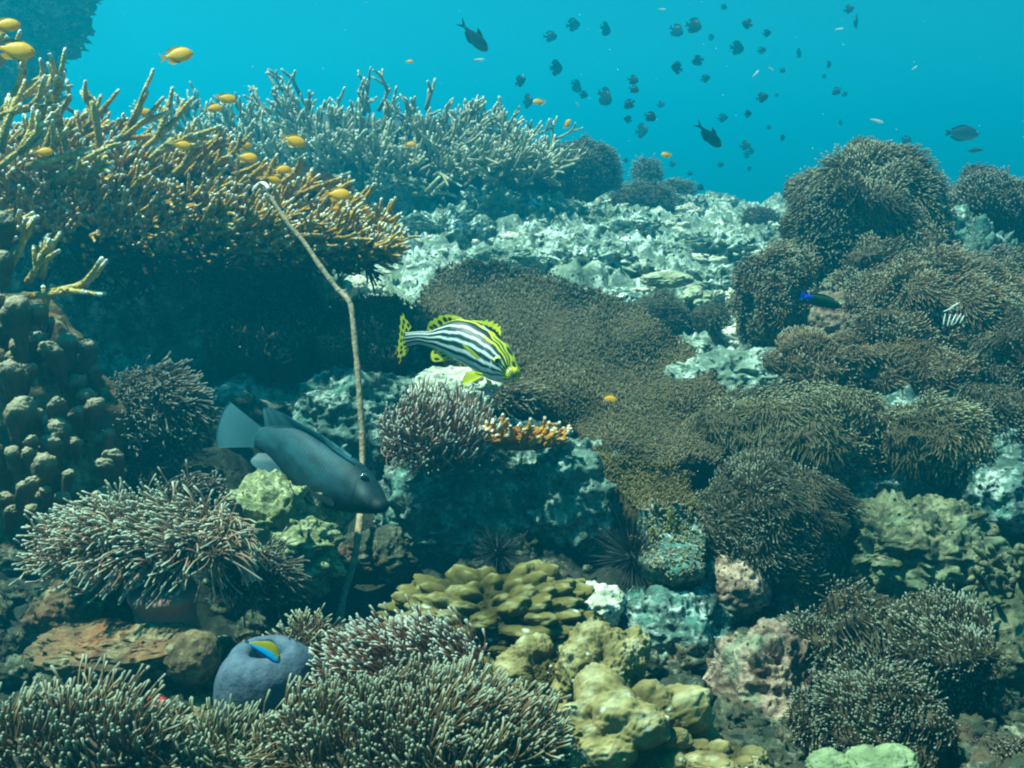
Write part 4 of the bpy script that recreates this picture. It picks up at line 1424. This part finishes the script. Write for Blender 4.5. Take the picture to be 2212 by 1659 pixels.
def sweetlips():
    def Z(a, b_, d):
        return P(826.8 + .1409 * a, 650.6 + .1409 * b_, d)
    st = [((360, 475), (355, 690)), ((560, 455), (540, 655)), ((760, 440), (720, 700)), ((950, 350), (900, 775)), ((1150, 280), (1080, 880)), ((1350, 295), (1240, 965)), ((1530, 370), (1390, 1050)),
          ((1690, 470), (1530, 1140)), ((1820, 580), (1650, 1205)), ((1920, 710), (1750, 1238)), ((1985, 850), (1850, 1240)), ((2015, 990), (1930, 1228)), ((2022, 1050), (1968, 1215))]
    n = len(st)
    dep = np.interp(np.arange(n), [0, 3, 8, 12], [2.82, 2.79, 2.72, 2.67])
    wid = np.array([.010, .014, .022, .032, .042, .049, .053, .055, .054, .049, .041, .030, .014])
    V, Q, T, s, p, C, side = body_mesh([a for a, b_ in st], [b_ for a, b_ in st], dep, wid, 260, 120, .9, Z)
    V_body = V
    keys = [0, .33, .66, 1.0]
    tab = [(-.02, .03, .02, .012), (-.1, -.1, .075, .055), (.06, .19, .15, .12), (.2, .36, .29, .26), (.43, .53, .45, .40), (.68, .73, .64, .55), (.9, .90, .81, .70), (1.05, 1.02, .95, .86)]
    wdt = [.011, .011, .020, .030, .034, .040, .044, .06]
    col = np.tile(BLK, (len(s), 1))
    wig = .008 * np.sin(s * 50 + p * 9)
    for k, (row, wd) in enumerate(zip(tab, wdt)):
        c = np.interp(s, keys, row) + wig
        m = np.clip((wd * np.interp(s, [0, .25, 1], [.7, 1, .9]) - np.abs(p - c)) / .014 + .5, 0, 1)[:, None]
        y = np.clip((s - (.55 if k in (1, 2) else .84 if k < 6 else .88)) / .05, 0, 1)[:, None] if k else np.ones((len(s), 1))
        sc = WHT * (1 - y) + YEL * 1.05 * y
        tail = np.clip(1 - s / .25, 0, 1)[:, None]
        sc = sc * (1 - tail * .55) + np.array([.12, .32, .36]) * tail * .55
        col = col * (1 - m) + sc * m
    bel = np.clip((p - np.interp(s, [0, .3, .7, 1], [.97, .93, .94, .97])) / .03, 0, 1)[:, None]
    col = col * (1 - bel) + WHT * bel
    # pale edge of the gill cover
    gl = np.exp(-((s - .735 + .06 * (p - .5) ** 2) / .006) ** 2) * ((p > .5) & (p < .72))
    col = col * (1 - gl[:, None]) + WHT * gl[:, None]
    root = thing("striped_fish", "yellow, black and white striped fish with spotted fins, turning head down in the middle", "fish", Z(1200, 650, 2.72))
    loc = Z(1200, 650, 2.72)
    make_mesh("body", V, Q, T, M_FISH, root, {"fuv": np.stack([s * 1.0, p * .55, s * 0], -1)}, col=col, loc=loc)

    def fin(name, ro, ou, d0, d1, colf, thick=.0022, nx=60, ny=24):
        a = [Z(x, y, d0 + (d1 - d0) * i / (len(ro) - 1)) for i, (x, y) in enumerate(ro)]
        b_ = [Z(x, y, d0 + (d1 - d0) * i / (len(ou) - 1)) for i, (x, y) in enumerate(ou)]
        V, Q, x, t = fin_mesh(a, b_, thick, nx, ny)
        make_mesh(name, V, Q, None, M_FIN, root, col=colf(x, t), loc=loc)

    def spots(seed, nx, nt, size, edge=.93):
        def f(x, t):
            m = spotty(x, t, seed, nx, nt, size)[:, None]
            e = np.clip((t - edge) / .03, 0, 1)[:, None]
            m = np.maximum(m, e)
            return YEL * (1 - m) + BLK * m
        return f

    fin("tail_fin", [(440, 395), (385, 470), (350, 560), (350, 650), (380, 715), (405, 735)], [(290, 150), (262, 280), (245, 480), (232, 640), (215, 800), (238, 970)], 2.825, 2.825, spots(3, 7, 2.6, .33, .95), nx=120, ny=50)
    fin("dorsal_fin", [(770, 460), (870, 420), (990, 370), (1090, 310)], [(668, 425), (700, 320), (800, 235), (920, 195), (1080, 205)], 2.80, 2.78, spots(8, 5, 1.3, .33, .92), nx=120, ny=40)

    def spiny(x, t):
        m = np.clip((.30 - np.abs(t - .16)) / .05, 0, 1) * (t < .36)
        e = np.clip((t - .97) / .02, 0, 1) * (x < .25)
        m = np.clip(m + e, 0, 1)[:, None]
        return YEL * (1 - m) + BLK * m
    o = []
    for (x, y) in [(1080, 205), (1180, 245), (1280, 285), (1390, 290), (1480, 295), (1540, 290), (1640, 300), (1740, 345), (1800, 400), (1812, 490)]:
        o.append((x, y))
    ru = [(1080, 310), (1200, 290), (1330, 305), (1450, 340), (1560, 400), (1660, 460), (1740, 520), (1800, 570)]
    nx, ny = 140, 18
    R = catmull([Z(x, y, 2.78 - .06 * i / 7) for i, (x, y) in enumerate(ru)], nx)
    O = catmull([Z(x, y, 2.78 - .06 * i / 9) for i, (x, y) in enumerate(o)], nx)
    xs = np.linspace(0, 1, nx)
    saw = np.where(xs > .3, ((xs * 11) % 1.0), .4) * np.clip((xs - .2) * 2, 0, 1)
    O = O + (O - R) * ((saw - .5) * .45 * np.clip((xs - .2) * 3, 0, 1))[:, None]
    V, Q, x, t = fin_mesh(R, O, .002, nx, ny)
    make_mesh("spiny_dorsal_fin", V, Q, None, M_FIN, root, col=spiny(x, t), loc=loc)
    fin("anal_fin", [(900, 775), (960, 800), (1060, 860), (1080, 885)], [(770, 740), (735, 830), (790, 925), (1050, 900)], 2.785, 2.775, spots(12, 3.4, 2.2, .27, 1.2), nx=80, ny=30)

    def plain(x, t):
        k = np.clip((np.abs((x * 9) % 1 - .5) - .38) / .1, 0, 1)[:, None] * .35
        return YEL * (1 - k) + np.array([.4, .36, .0]) * k
    fin("pectoral_fin", [(1455, 830), (1480, 860), (1490, 885), (1475, 895)], [(1290, 680), (1215, 660), (1300, 760), (1440, 880)], 2.655, 2.655, plain)
    fin("pelvic_fin", [(1520, 1110), (1530, 1140), (1530, 1165), (1515, 1180)], [(1380, 1065), (1270, 1110), (1215, 1260), (1260, 1285)], 2.675, 2.665, plain, .003)
    fin("pelvic_fin", [(1580, 1180), (1610, 1200), (1650, 1215), (1670, 1225)], [(1590, 1240), (1630, 1290), (1655, 1290), (1668, 1250)], 2.70, 2.70, plain, .003)
    # eye sits on the near side of the head
    V0 = surf_point(V_body, Z(1758, 905, 1.0), px(2.6) * 4.5)
    eye(root, V0, px(2.6) * 8.8, (0, -1, .05), YEL * .9)


sweetlips()


def grouper():
    def Z(a, b_, d):
        return P(447.3 + .1838 * a, 840.3 + .1838 * b_, d)
    st = [((640, 450), (560, 685)), ((800, 430), (680, 765)), ((980, 440), (830, 895)), ((1160, 480), (960, 1055)), ((1340, 580), (1090, 1225)), ((1510, 690), (1250, 1350)), ((1680, 790), (1430, 1412)), ((1820, 885), (1610, 1442)),
          ((1910, 1000), (1770, 1462)), ((1980, 1140), (1900, 1467)), ((2035, 1270), (2000, 1462)), ((2072, 1335), (2045, 1455))]
    n = len(st)
    dep = np.interp(np.arange(n), [0, 11], [2.5, 2.3])
    wid = [.010, .017, .027, .036, .042, .046, .048, .048, .045, .038, .027, .013]
    V, Q, T, s, p, C, side = body_mesh([a for a, b_ in st], [b_ for a, b_ in st], dep, wid, 240, 96, .9, Z)
    V_body = V
    base = np.array([.010, .055, .072])
    dk = np.array([.005, .012, .014])
    m = np.clip((s - .45) * 2, 0, 1)[:, None]
    col = base * (1 - m) + dk * m
    col = col * (0.9 + .7 * fbm(np.stack([s * 14, p * 7, s * 0], -1), 4, 4))[:, None]
    bl = np.clip((p - .45) * 2.2, 0, 1)[:, None]
    col = col * (1 - .6 * bl)  # belly darkened: shade of the underside painted into the skin
    ck = np.exp(-(((s - .80) / .05) ** 2 + ((p - .25) / .12) ** 2))[:, None]
    col = col * (1 - .5 * ck) + np.array([.10, .15, .14]) * .5 * ck
    sl = np.exp(-((s - .70 - .05 * np.sin(p * 3.1)) / .006) ** 2)[:, None] * .6
    col = col * (1 - sl)
    mouth = np.exp(-((p - .60) / .012) ** 2)[:, None] * (s > .90)[:, None]
    col = col * (1 - .7 * mouth)
    loc = Z(1300, 950, 2.4)
    root = thing("dark_fish", "large plain dark grey fish nosing down behind nothing, in front of the sea whip", "fish", loc)
    root["label"] = "large plain dark grey fish nosing down in front of the sea whip"
    make_mesh("body", V, Q, T, M_GROUPER, root, {"fuv": np.stack([s, p * .6, s * 0], -1)}, col=col, loc=loc)

    def ray(c0, c1, k):
        def f(x, t):
            r = np.clip((np.abs((x * k) % 1 - .5) - .30) / .15, 0, 1)[:, None] * (t > .15)[:, None]
            g = t[:, None]
            c = np.array(c0) * (1 - g) + np.array(c1) * g
            return c * (1 - .55 * r)
        return f

    def fin(name, ro, ou, d0, d1, colf, thick=.003, nx=90, ny=20):
        a = [Z(x, y, d0 + (d1 - d0) * i / (len(ro) - 1)) for i, (x, y) in enumerate(ro)]
        b_ = [Z(x, y, d0 + (d1 - d0) * i / (len(ou) - 1)) for i, (x, y) in enumerate(ou)]
        V, Q, x, t = fin_mesh(a, b_, thick, nx, ny)
        make_mesh(name, V, Q, None, M_FIN, root, col=colf(x, t), loc=loc)
    fc = ray((.08, .26, .32), (.22, .52, .60), 22)
    fin("tail_fin", [(650, 460), (610, 520), (580, 600), (560, 680)], [(265, 145), (190, 240), (130, 400), (100, 560), (120, 690)], 2.5, 2.5, fc, nx=140)
    fin("dorsal_fin", [(690, 450), (860, 440), (1150, 480), (1350, 590), (1500, 690), (1700, 810)], [(655, 230), (710, 215), (900, 290), (1130, 425), (1320, 525), (1500, 640), (1700, 785)], 2.49, 2.35, ray((.04, .15, .19), (.14, .38, .45), 40))
    fin("anal_fin", [(690, 765), (800, 860), (950, 1050)], [(600, 752), (510, 850), (640, 960), (930, 1070)], 2.47, 2.43, ray((.04, .12, .15), (.10, .24, .29), 18))
    fin("pelvic_fin", [(1110, 1220), (1180, 1310), (1260, 1355)], [(1060, 1180), (1040, 1215), (1090, 1290), (1230, 1370)], 2.33, 2.33, ray((.03, .04, .04), (.05, .07, .07), 12))
    fin("pectoral_fin", [(1470, 1300), (1490, 1340), (1480, 1370)], [(1200, 1180), (1230, 1250), (1400, 1360)], 2.315, 2.315, ray((.05, .07, .07), (.08, .12, .12), 12))
    eye(root, surf_point(V_body, Z(1840, 1040, 1.0), .0075), .0105, (.2, -1, .15), (.05, .08, .08))


grouper()


def small_fish(name, prof, wid, colf, tail, dorsal, anal, L=1.0, parts=True, mat=None):
    """unit fish along +X (nose +.5, tail fin to -.5), height Z; returns the root with parts"""
    mat = mat or M_SMALLFISH
    top = np.array([(x, 0, zt) for x, zt, zb in prof])
    bot = np.array([(x, 0, zb) for x, zt, zb in prof])
    V, Q, T, s, p, C, side = body_mesh(top, bot, None, wid, 40, 24, .9, None)
    col = colf(s, p)
    if parts:
        root = bpy.data.objects.new(name, None)
        COL.objects.link(root)
        make_mesh("body", V, Q, T, mat, root, {"fuv": np.stack([s, p * .5, s * 0], -1)}, col=col)
        bag = None
    else:
        bag = Bag()
        bag.add(V, Q, T, col=col)

    def add(nm, ro, ou, cx):
        a = [(x, 0, z) for x, z in ro]
        b_ = [(x, 0, z) for x, z in ou]
        V, Q, x, t = fin_mesh(a, b_, .008, 24, 6)
        c = np.tile(np.array(cx), (len(V), 1)) * (.75 + .25 * np.cos(x * 60))[:, None]
        if parts:
            make_mesh(nm, V, Q, None, M_FIN, root, col=c)
        else:
            bag.add(V, Q, None, col=c)
    add("tail_fin", *tail)
    add("dorsal_fin", *dorsal)
    add("anal_fin", *anal)
    if parts:
        D, Q = cubesphere(8)
        i = int(.84 * 39)
        for sg in (-1, 1):
            ctr = C[i] + np.array([0, sg * wid[-2] * .78, .045])
            c = np.where((D[:, 1:2] * sg > .5), np.array([.01, .01, .01]), np.array([.5, .5, .3]))
            make_mesh("eye", ctr + D * .026, Q, None, M_FISH_EYE, root, {"fuv": D}, col=c)
        return root
    return bag.build(name, mat)


def copy_tree(o):
    c = o.copy()
    COL.objects.link(c)
    for ch in o.children:
        k = ch.copy()
        COL.objects.link(k)
        k.parent = c
        k.matrix_parent_inverse = ch.matrix_parent_inverse.copy()
    return c


def place(o, u, v, d, Lpx, tilt=0, yaw=0, left=False, roll=0):
    o.location = [float(x) for x in P(u, v, d)]
    m = Matrix.Rotation(math.radians((180 if left else 0) + yaw), 4, 'Z') @ Matrix.Rotation(math.radians(-tilt), 4, 'Y') @ Matrix.Rotation(math.radians(roll), 4, 'X')
    o.rotation_euler = m.to_euler()
    s = Lpx * px(d) / max(.3, abs(math.cos(math.radians(yaw))))
    o.scale = (s, s, s)


def ycol(s, p):
    c = np.tile(np.array([1.0, .52, .002]), (len(s), 1))
    g = np.clip((p - .55) * 2, 0, 1)[:, None]
    c = c * (1 - g) + np.array([1.0, .62, .003]) * g
    hd = np.clip((s - .9) * 8, 0, 1)[:, None] * .4
    return c * (1 - hd) + np.array([.6, .35, .08]) * hd


damsel_prof = [(-.30, .055, -.055), (-.22, .075, -.07), (-.10, .155, -.14), (.05, .215, -.205), (.20, .225, -.215), (.33, .185, -.175), (.43, .11, -.11), (.49, .03, -.035)]
YF = (.98, .52, .004)
yproto = small_fish("yellow_damselfish", damsel_prof, [.015, .03, .06, .085, .095, .085, .06, .02], ycol,
                    ([(-.29, .05), (-.31, 0), (-.29, -.05)], [(-.50, .15), (-.44, .05), (-.40, 0), (-.44, -.05), (-.50, -.15)], YF),
                    ([(-.16, .10), (0, .19), (.22, .21), (.33, .18)], [(-.30, .17), (-.14, .27), (.12, .285), (.32, .20)], (.72, .42, .01)),
                    ([(-.16, -.09), (-.04, -.16), (.1, -.2)], [(-.30, -.15), (-.16, -.26), (.06, -.24)], YF))
YELLOW = [  # u, v, d, length, tilt, yaw, left, label
    (10, 55, 2.3, 62, 5, 20, False, "yellow damselfish cut by the left edge, topmost of all"),
    (30, 108, 2.3, 88, -8, 10, False, "largest orange damselfish at the left edge, below the topmost"),
    (381, 120, 2.6, 70, 10, 15, False, "yellow damselfish alone in open blue water upper left"),
    (488, 213, 3.2, 44, -8, 20, False, "bright yellow damselfish, upper one of a close pair over the far staghorn"),
    (461, 234, 3.3, 36, 5, 25, False, "yellow damselfish, lower one of a close pair over the far staghorn"),
    (309, 242, 3.2, 34, -5, 30, False, "small orange damselfish among the tan staghorn tips"),
    (393, 313, 2.75, 40, -12, 15, False, "orange damselfish in front of the brown coral's upper fingers"),
    (93, 328, 2.65, 40, 0, 20, False, "dull yellow damselfish half hidden in the left staghorn"),
    (527, 315, 3.2, 28, 8, 30, False, "smallest lemon yellow damselfish just above another one"),
    (533, 340, 3.1, 48, -8, 10, False, "orange yellow damselfish just under the smallest lemon one"),
    (634, 304, 3.1, 54, -18, 10, False, "yellow damselfish swimming clear in front of the far staghorn"),
    (608, 367, 3.1, 40, 4, 20, False, "golden damselfish above the white curled whip tip"),
    (590, 388, 3.05, 34, -20, 30, False, "greenish yellow damselfish right beside the whip tip"),
    (729, 420, 3.0, 58, -4, 5, False, "long orange damselfish right of the whip, above the coral rim"),
    (792, 452, 3.2, 30, -55, 20, False, "orange damselfish pointing down near the right coral tip"),
    (758, 463, 3.1, 20, 10, 30, False, "tiny yellow damselfish peeping over the coral rim"),
    (812, 472, 3.2, 22, 0, 20, False, "tiny greenish damselfish near the right coral tip"),
    (724, 450, 3.1, 18, 0, 20, False, "tiny yellow damselfish under the long orange one"),
    (1315, 863, 3.0, 40, -12, 10, False, "lone yellow damselfish over the brown carpet coral"),
    (886, 312, 5.0, 28, 0, 10, False, "faded orange fish in front of the far staghorn's middle"),
    (1165, 220, 5.2, 28, 0, 10, True, "faded orange fish in the blue, left of the dark school"),
    (1225, 268, 5.2, 24, 55, 10, False, "faded orange fish standing steep above the dark far mound"),
    (1440, 334, 5.6, 24, 0, 10, True, "faded orange fish low over the far rim"),
    (884, 133, 5.4, 18, 0, 10, False, "faint orange fish just above the far staghorn's top"),
]
for i, (u, v, d, L, ti, ya, lf, lab) in enumerate(YELLOW):
    o = yproto if i == 0 else copy_tree(yproto)
    place(o, u, v, d, L, ti, ya, lf, 24 if lf else -24)
    tag(o, lab, "fish", "yellow and orange damselfish")


def dkcol(s, p):
    return np.tile(np.array([.018, .022, .022]), (len(s), 1))


dk_prof = [(-.28, .07, -.07), (-.18, .13, -.12), (-.05, .24, -.22), (.10, .30, -.29), (.25, .27, -.27), (.37, .19, -.19), (.46, .10, -.10), (.50, .03, -.03)]
DK = (.02, .025, .025)
dproto = small_fish("dark_damselfish", dk_prof, [.02, .04, .07, .09, .10, .09, .06, .02], dkcol,
                    ([(-.27, .06), (-.29, 0), (-.27, -.06)], [(-.50, .15), (-.43, .05), (-.42, 0), (-.43, -.05), (-.50, -.15)], DK),
                    ([(-.18, .14), (0, .27), (.2, .29), (.33, .22)], [(-.32, .22), (-.1, .38), (.14, .38), (.33, .24)], DK),
                    ([(-.16, -.12), (-.04, -.22), (.1, -.28)], [(-.30, -.2), (-.14, -.36), (.06, -.34)], DK), parts=False)
# zoom coordinates /3 (+737 for the middle strip, +1475 for the right strip)
DARK = [(1188, 79, 30, "roundest dark damselfish at the left of the upper school"), (1237, 54, 32, "dark damselfish with tall fin near the top of the school"), (1307, 63, 24, "thin dark damselfish seen head on at the top"),
        (1460, 66, 30, None), (1497, 56, 30, None), (1200, 147, 28, "dark damselfish alone above the far staghorn's right end"), (1123, 176, 24, "leftmost dark damselfish of the school, near the staghorn"),
        (1244, 186, 26, None), (1260, 205, 20, None), (1305, 209, 28, None), (1139, 219, 20, None), (1367, 173, 22, None), (1369, 193, 22, None), (1360, 225, 26, None), (1357, 258, 20, None),
        (1404, 252, 28, None), (1385, 283, 22, None), (1463, 147, 28, None), (1352, 347, 14, None), (1452, 355, 12, None), (1427, 226, 16, None),
        (1591, 104, 34, "largest dark damselfish at the right of the school"), (1508, 131, 28, None), (1645, 109, 20, None), (1536, 81, 16, None), (1656, 72, 20, None), (1615, 52, 20, None), (1523, 170, 22, None),
        (1646, 211, 26, "dark damselfish standing upright above the big fork tailed fish"), (1678, 205, 10, None), (1560, 255, 24, None), (1615, 246, 18, None), (1609, 315, 20, None), (1622, 327, 16, None), (1612, 335, 16, None),
        (1556, 356, 16, None), (1512, 405, 18, None), (1618, 365, 12, None), (1957, 303, 20, "small dark fish above the right slope of the topmost anemone"), (1879, 313, 14, None), (1808, 197, 20, None), (1825, 203, 14, None), (1833, 20, 18, None), (1563, 15, 16, None),
        (1690, 152, 14, None), (1725, 115, 16, None), (1790, 140, 14, None), (1850, 48, 18, None), (1780, 165, 12, None), (1690, 298, 14, None), (1815, 265, 12, None), (1660, 275, 12, None), (1950, 390, 12, None), (1490, 375, 12, None)]
for i, (u, v, L, lab) in enumerate(DARK):
    o = dproto if i == 0 else copy_tree(dproto)
    far = L < 18
    place(o, u, v, rng.uniform(12, 16) if far else rng.uniform(8.5, 13), L * 1.05, rng.uniform(-35, 25), rng.uniform(-65, 65), rng.random() < .35)
    tag(o, lab or ("tiny faded dark fish hovering far off in the blue water" if far else "small dark damselfish of the loose school in blue water"), "fish", "faded far dark fish" if far else "dark damselfish school")


# silver sweepers, far big fish, the wrasse and the rest
def single_fish(name, label, prof, wid, colf, tail, dorsal, anal, at, fin=(.03, .04, .04), mat=None, parts=True, cat="fish", group=None):
    o = small_fish(name, prof, wid, colf, (*tail, fin), (*dorsal, fin), (*anal, fin), parts=parts, mat=mat)
    place(o, *at)
    return tag(o, label, cat, group)


sw_prof = [(-.30, .03, -.03), (-.18, .05, -.06), (-.02, .105, -.13), (.15, .14, -.17), (.30, .135, -.155), (.42, .09, -.11), (.49, .03, -.045)]
sw_w = [.01, .025, .045, .06, .06, .05, .02]
sw_tail = ([(-.29, .028), (-.31, 0), (-.29, -.028)], [(-.50, .13), (-.40, .03), (-.37, 0), (-.40, -.03), (-.50, -.13)])
sw_d = ([(.02, .11), (.12, .14), (.2, .14)], [(-.04, .22), (.08, .2), (.2, .15)])
sw_a = ([(-.18, -.06), (0, -.13), (.1, -.16)], [(-.22, -.09), (-.02, -.19), (.1, -.18)])


def swcol(s, p):
    k = np.clip((p - .3) * 2, 0, 1)[:, None]
    return np.array([.05, .06, .06]) * (1 - k) + np.array([.14, .13, .10]) * k


single_fish("fork_tailed_fish", "grey fork tailed fish diving head down above the far staghorn", sw_prof, sw_w, swcol, sw_tail, sw_d, sw_a, (1022, 77, 6.2, 86, -44, 10, False))
single_fish("fork_tailed_fish", "dark fork tailed fish heading down in the middle of the school", sw_prof, sw_w, dkcol, sw_tail, sw_d, sw_a, (1530, 290, 6.6, 78, -40, 10, False))
ov_prof = [(-.36, .05, -.05), (-.25, .08, -.08), (-.05, .17, -.17), (.15, .20, -.20), (.32, .16, -.16), (.44, .08, -.09), (.5, .02, -.03)]
single_fish("oval_fish", "large faded oval fish in blue water near the right edge", ov_prof, sw_w, swcol, ([(-.35, .05), (-.36, 0), (-.35, -.05)], [(-.5, .09), (-.47, .03), (-.46, 0), (-.47, -.03), (-.5, -.09)]),
            ([(-.3, .07), (0, .18), (.3, .17)], [(-.34, .12), (0, .24), (.3, .18)]), ([(-.3, -.07), (-.1, -.15), (.1, -.19)], [(-.34, -.12), (-.1, -.22), (.1, -.2)]), (2078, 288, 9.5, 76, -2, 5, False))
sl_prof = [(-.4, .03, -.03), (-.2, .06, -.06), (.1, .085, -.085), (.35, .07, -.07), (.5, .01, -.01)]
sl_w = [.01, .03, .05, .04, .01]
sl_t = ([(-.39, .028), (-.4, 0), (-.39, -.028)], [(-.5, .07), (-.46, .02), (-.45, 0), (-.46, -.02), (-.5, -.07)])
sl_d = ([(-.3, .045), (0, .075), (.25, .075)], [(-.32, .07), (0, .12), (.25, .09)])
sl_a = ([(-.3, -.045), (-.1, -.065), (.1, -.085)], [(-.32, -.07), (-.1, -.11), (.1, -.1)])
single_fish("slender_fish", "faded slender fish just below the large oval one", sl_prof, sl_w, swcol, sl_t, sl_d, sl_a, (2107, 325, 7.0, 36, 4, 5, False), parts=False)


def silver(s, p):
    return np.tile(np.array([.85, .9, .88]), (len(s), 1))


for u, v, L, ti, d, lab in [(1975, 147, 16, 35, 4.5, "bright silver sliver of a fish in the open blue on the right"), (1893, 261, 36, -12, 5.5, "pale translucent fish above the topmost anemone"), (1034, 129, 26, 5, 4.6, "white fish just under the grey diving fish"),
                           (1812, 63, 22, 10, 6, "pale small fish high on the right"), (1247, 225, 14, -50, 5, "tiny silver fish near the faded orange one"), (1430, 20, 18, 0, 5.5, "silver fish at the very top middle"), (1665, 148, 16, -30, 5.5, "pale glinting fish right of the school"), (1632, 160, 22, 45, 5.6, "pale fish with dark back, slanting upwards")]:
    single_fish("silver_fish", lab, sl_prof, sl_w, silver, sl_t, sl_d, sl_a, (u, v, d, L, ti, 10, False), fin=(.6, .65, .62), parts=False, group="silver glinting fish")


def wrcol(s, p):
    c = np.tile(np.array([.020, .075, .030]), (len(s), 1))
    b_ = np.clip((.20 - s) / .06, 0, 1)[:, None]
    c = c * (1 - b_) + np.array([.02, .10, .75]) * b_
    h = np.clip((s - .85) * 8, 0, 1)[:, None] * (np.abs(p - .5) < .18)[:, None] * .4
    return c * (1 - h) + np.array([.25, .2, .1]) * h


wr = single_fish("wrasse", "slim dark green wrasse with a bright blue tail beside the pink rock", [(-.38, .05, -.05), (-.25, .065, -.07), (0, .105, -.11), (.2, .11, -.115), (.36, .085, -.085), (.46, .05, -.05), (.5, .015, -.015)], [.015, .03, .05, .055, .05, .035, .01], wrcol,
            ([(-.37, .05), (-.38, 0), (-.37, -.05)], [(-.5, .09), (-.5, .03), (-.49, 0), (-.5, -.03), (-.5, -.09)]), ([(-.3, .06), (0, .1), (.3, .095)], [(-.32, .10), (0, .155), (.3, .12)]), ([(-.3, -.06), (-.1, -.095), (.1, -.11)], [(-.32, -.10), (-.1, -.14), (.1, -.13)]),
            (1774, 650, 3.15, 98, -16, 8, False), fin=(.03, .14, .12))
for ch in wr.children:
    if ch.name.startswith("tail_fin"):
        c = ch.data.attributes["col"].data
        c.foreach_set("color", np.tile(np.array([.03, .22, .95, 1.0]), len(c)).astype(np.float32))


def bycol(s, p):
    k = np.clip((p - .50) / .06, 0, 1)[:, None]
    b_ = np.clip((p - .85) / .1, 0, 1)[:, None]
    c = np.array([.46, .38, .01]) * (1 - k) + np.array([.01, .55, 1.0]) * k
    return c * (1 - b_) + np.array([.02, .08, .75]) * b_


by = single_fish("blue_yellow_fish", "blue and yellow fish resting against the smooth anemone column", [(-.44, .02, -.03), (-.25, .16, -.06), (0, .30, -.085), (.2, .30, -.10), (.38, .17, -.10), (.5, .02, -.05)], [.012, .035, .055, .06, .05, .015], bycol,
            ([(-.43, .015), (-.44, 0), (-.43, -.03)], [(-.56, .05), (-.55, .02), (-.55, 0), (-.55, -.03), (-.56, -.05)]), ([(-.25, .15), (0, .28), (.2, .28)], [(-.24, .20), (0, .35), (.2, .33)]), ([(-.2, -.06), (0, -.08), (.1, -.09)], [(-.2, -.08), (0, -.11), (.1, -.11)]),
            (570, 1408, 1.60, 84, -38, 10, False, -40), fin=(.06, .20, .30))


def ybcol(s, p):
    e = np.clip((p - .9) / .08, 0, 1)[:, None] + np.clip((.1 - p) / .08, 0, 1)[:, None]
    return np.array([.04, .05, .04]) * (1 - e) + np.array([.5, .5, .1]) * e


single_fish("edged_fish", "dark fish with a yellow edge beside the left foot of the topmost anemone", ov_prof, sw_w, ybcol, ([(-.35, .05), (-.36, 0), (-.35, -.05)], [(-.5, .09), (-.47, .03), (-.46, 0), (-.47, -.03), (-.5, -.09)]),
            ([(-.3, .07), (0, .18), (.3, .17)], [(-.34, .12), (0, .24), (.3, .18)]), ([(-.3, -.07), (-.1, -.15), (.1, -.19)], [(-.34, -.12), (-.1, -.22), (.1, -.2)]), (1702, 512, 4.6, 66, -38, 10, False), fin=(.3, .32, .08))


# striped white mouth of the brown anemone on the right
def mouth():
    B = Bag()
    d = 3.08
    s = px(d)
    for k, (u, v, L, a) in enumerate([(2040, 690, 34, 80), (2050, 692, 36, 75), (2060, 690, 36, 65), (2070, 688, 34, 60), (2078, 690, 26, 60), (2052, 668, 40, 20), (2062, 660, 36, 30)]):
        L *= .75
        t = np.linspace(-.5, .5, 5)
        aa = math.radians(a)
        path = P(u + t * L * math.cos(aa), v - t * L * math.sin(aa), d + 0 * t)
        B.tubes(path[None], (s * np.array([0.8, 1.6, 2.0, 1.6, 0.8]))[None], 6)
    tag(B.build("anemone_folds", M_FOLD), "white striped folds at the mouth of the broad brown anemone", "anemone")


mouth()

# drifting particles
def snow():
    D, Q = cubesphere(2)
    B = Bag()
    for k in range(260):
        d = rng.uniform(1.6, 7.0)
        u, v = rng.uniform(-50, 2260), rng.uniform(-20, 1100)
        B.add(P(u, v, d) + D * rng.uniform(.4, 1.3) * px(min(d, 4.0)) * np.array([1, 1, .7]), Q)
    tag(B.build("drifting_particles", M_WHITE), "pale specks drifting in the water", "particles", kind="stuff")


snow()

# ----------------------------------------------------------------- the water itself
def haze():
    x0, x1, y0, y1, z0, z1 = -70, 70, -25, 70, -7.5, 3.4
    V = [(x, y, z) for x in (x0, x1) for y in (y0, y1) for z in (z0, z1)]
    Q = [(0, 1, 3, 2), (4, 6, 7, 5), (0, 4, 5, 1), (2, 3, 7, 6), (0, 2, 6, 4), (1, 5, 7, 3)]
    m = bpy.data.materials.new("water_haze")
    m.use_nodes = True
    nt = m.node_tree
    nt.nodes.clear()
    pv = nt.nodes.new("ShaderNodeVolumePrincipled")
    pv.inputs["Color"].default_value = (*HAZE_COLOR, 1)
    pv.inputs["Density"].default_value = HAZE_DENSITY
    pv.inputs["Anisotropy"].default_value = HAZE_G
    out = nt.nodes.new("ShaderNodeOutputMaterial")
    nt.links.new(pv.outputs[0], out.inputs["Volume"])
    try:
        m.cycles.homogeneous_volume = True
    except Exception:
        pass
    o = make_mesh("haze", V, Q, None, m, smooth=False)
    o["kind"] = "stuff"
    o["label"] = "blue water filling the whole scene"
    o["category"] = "water"


haze()
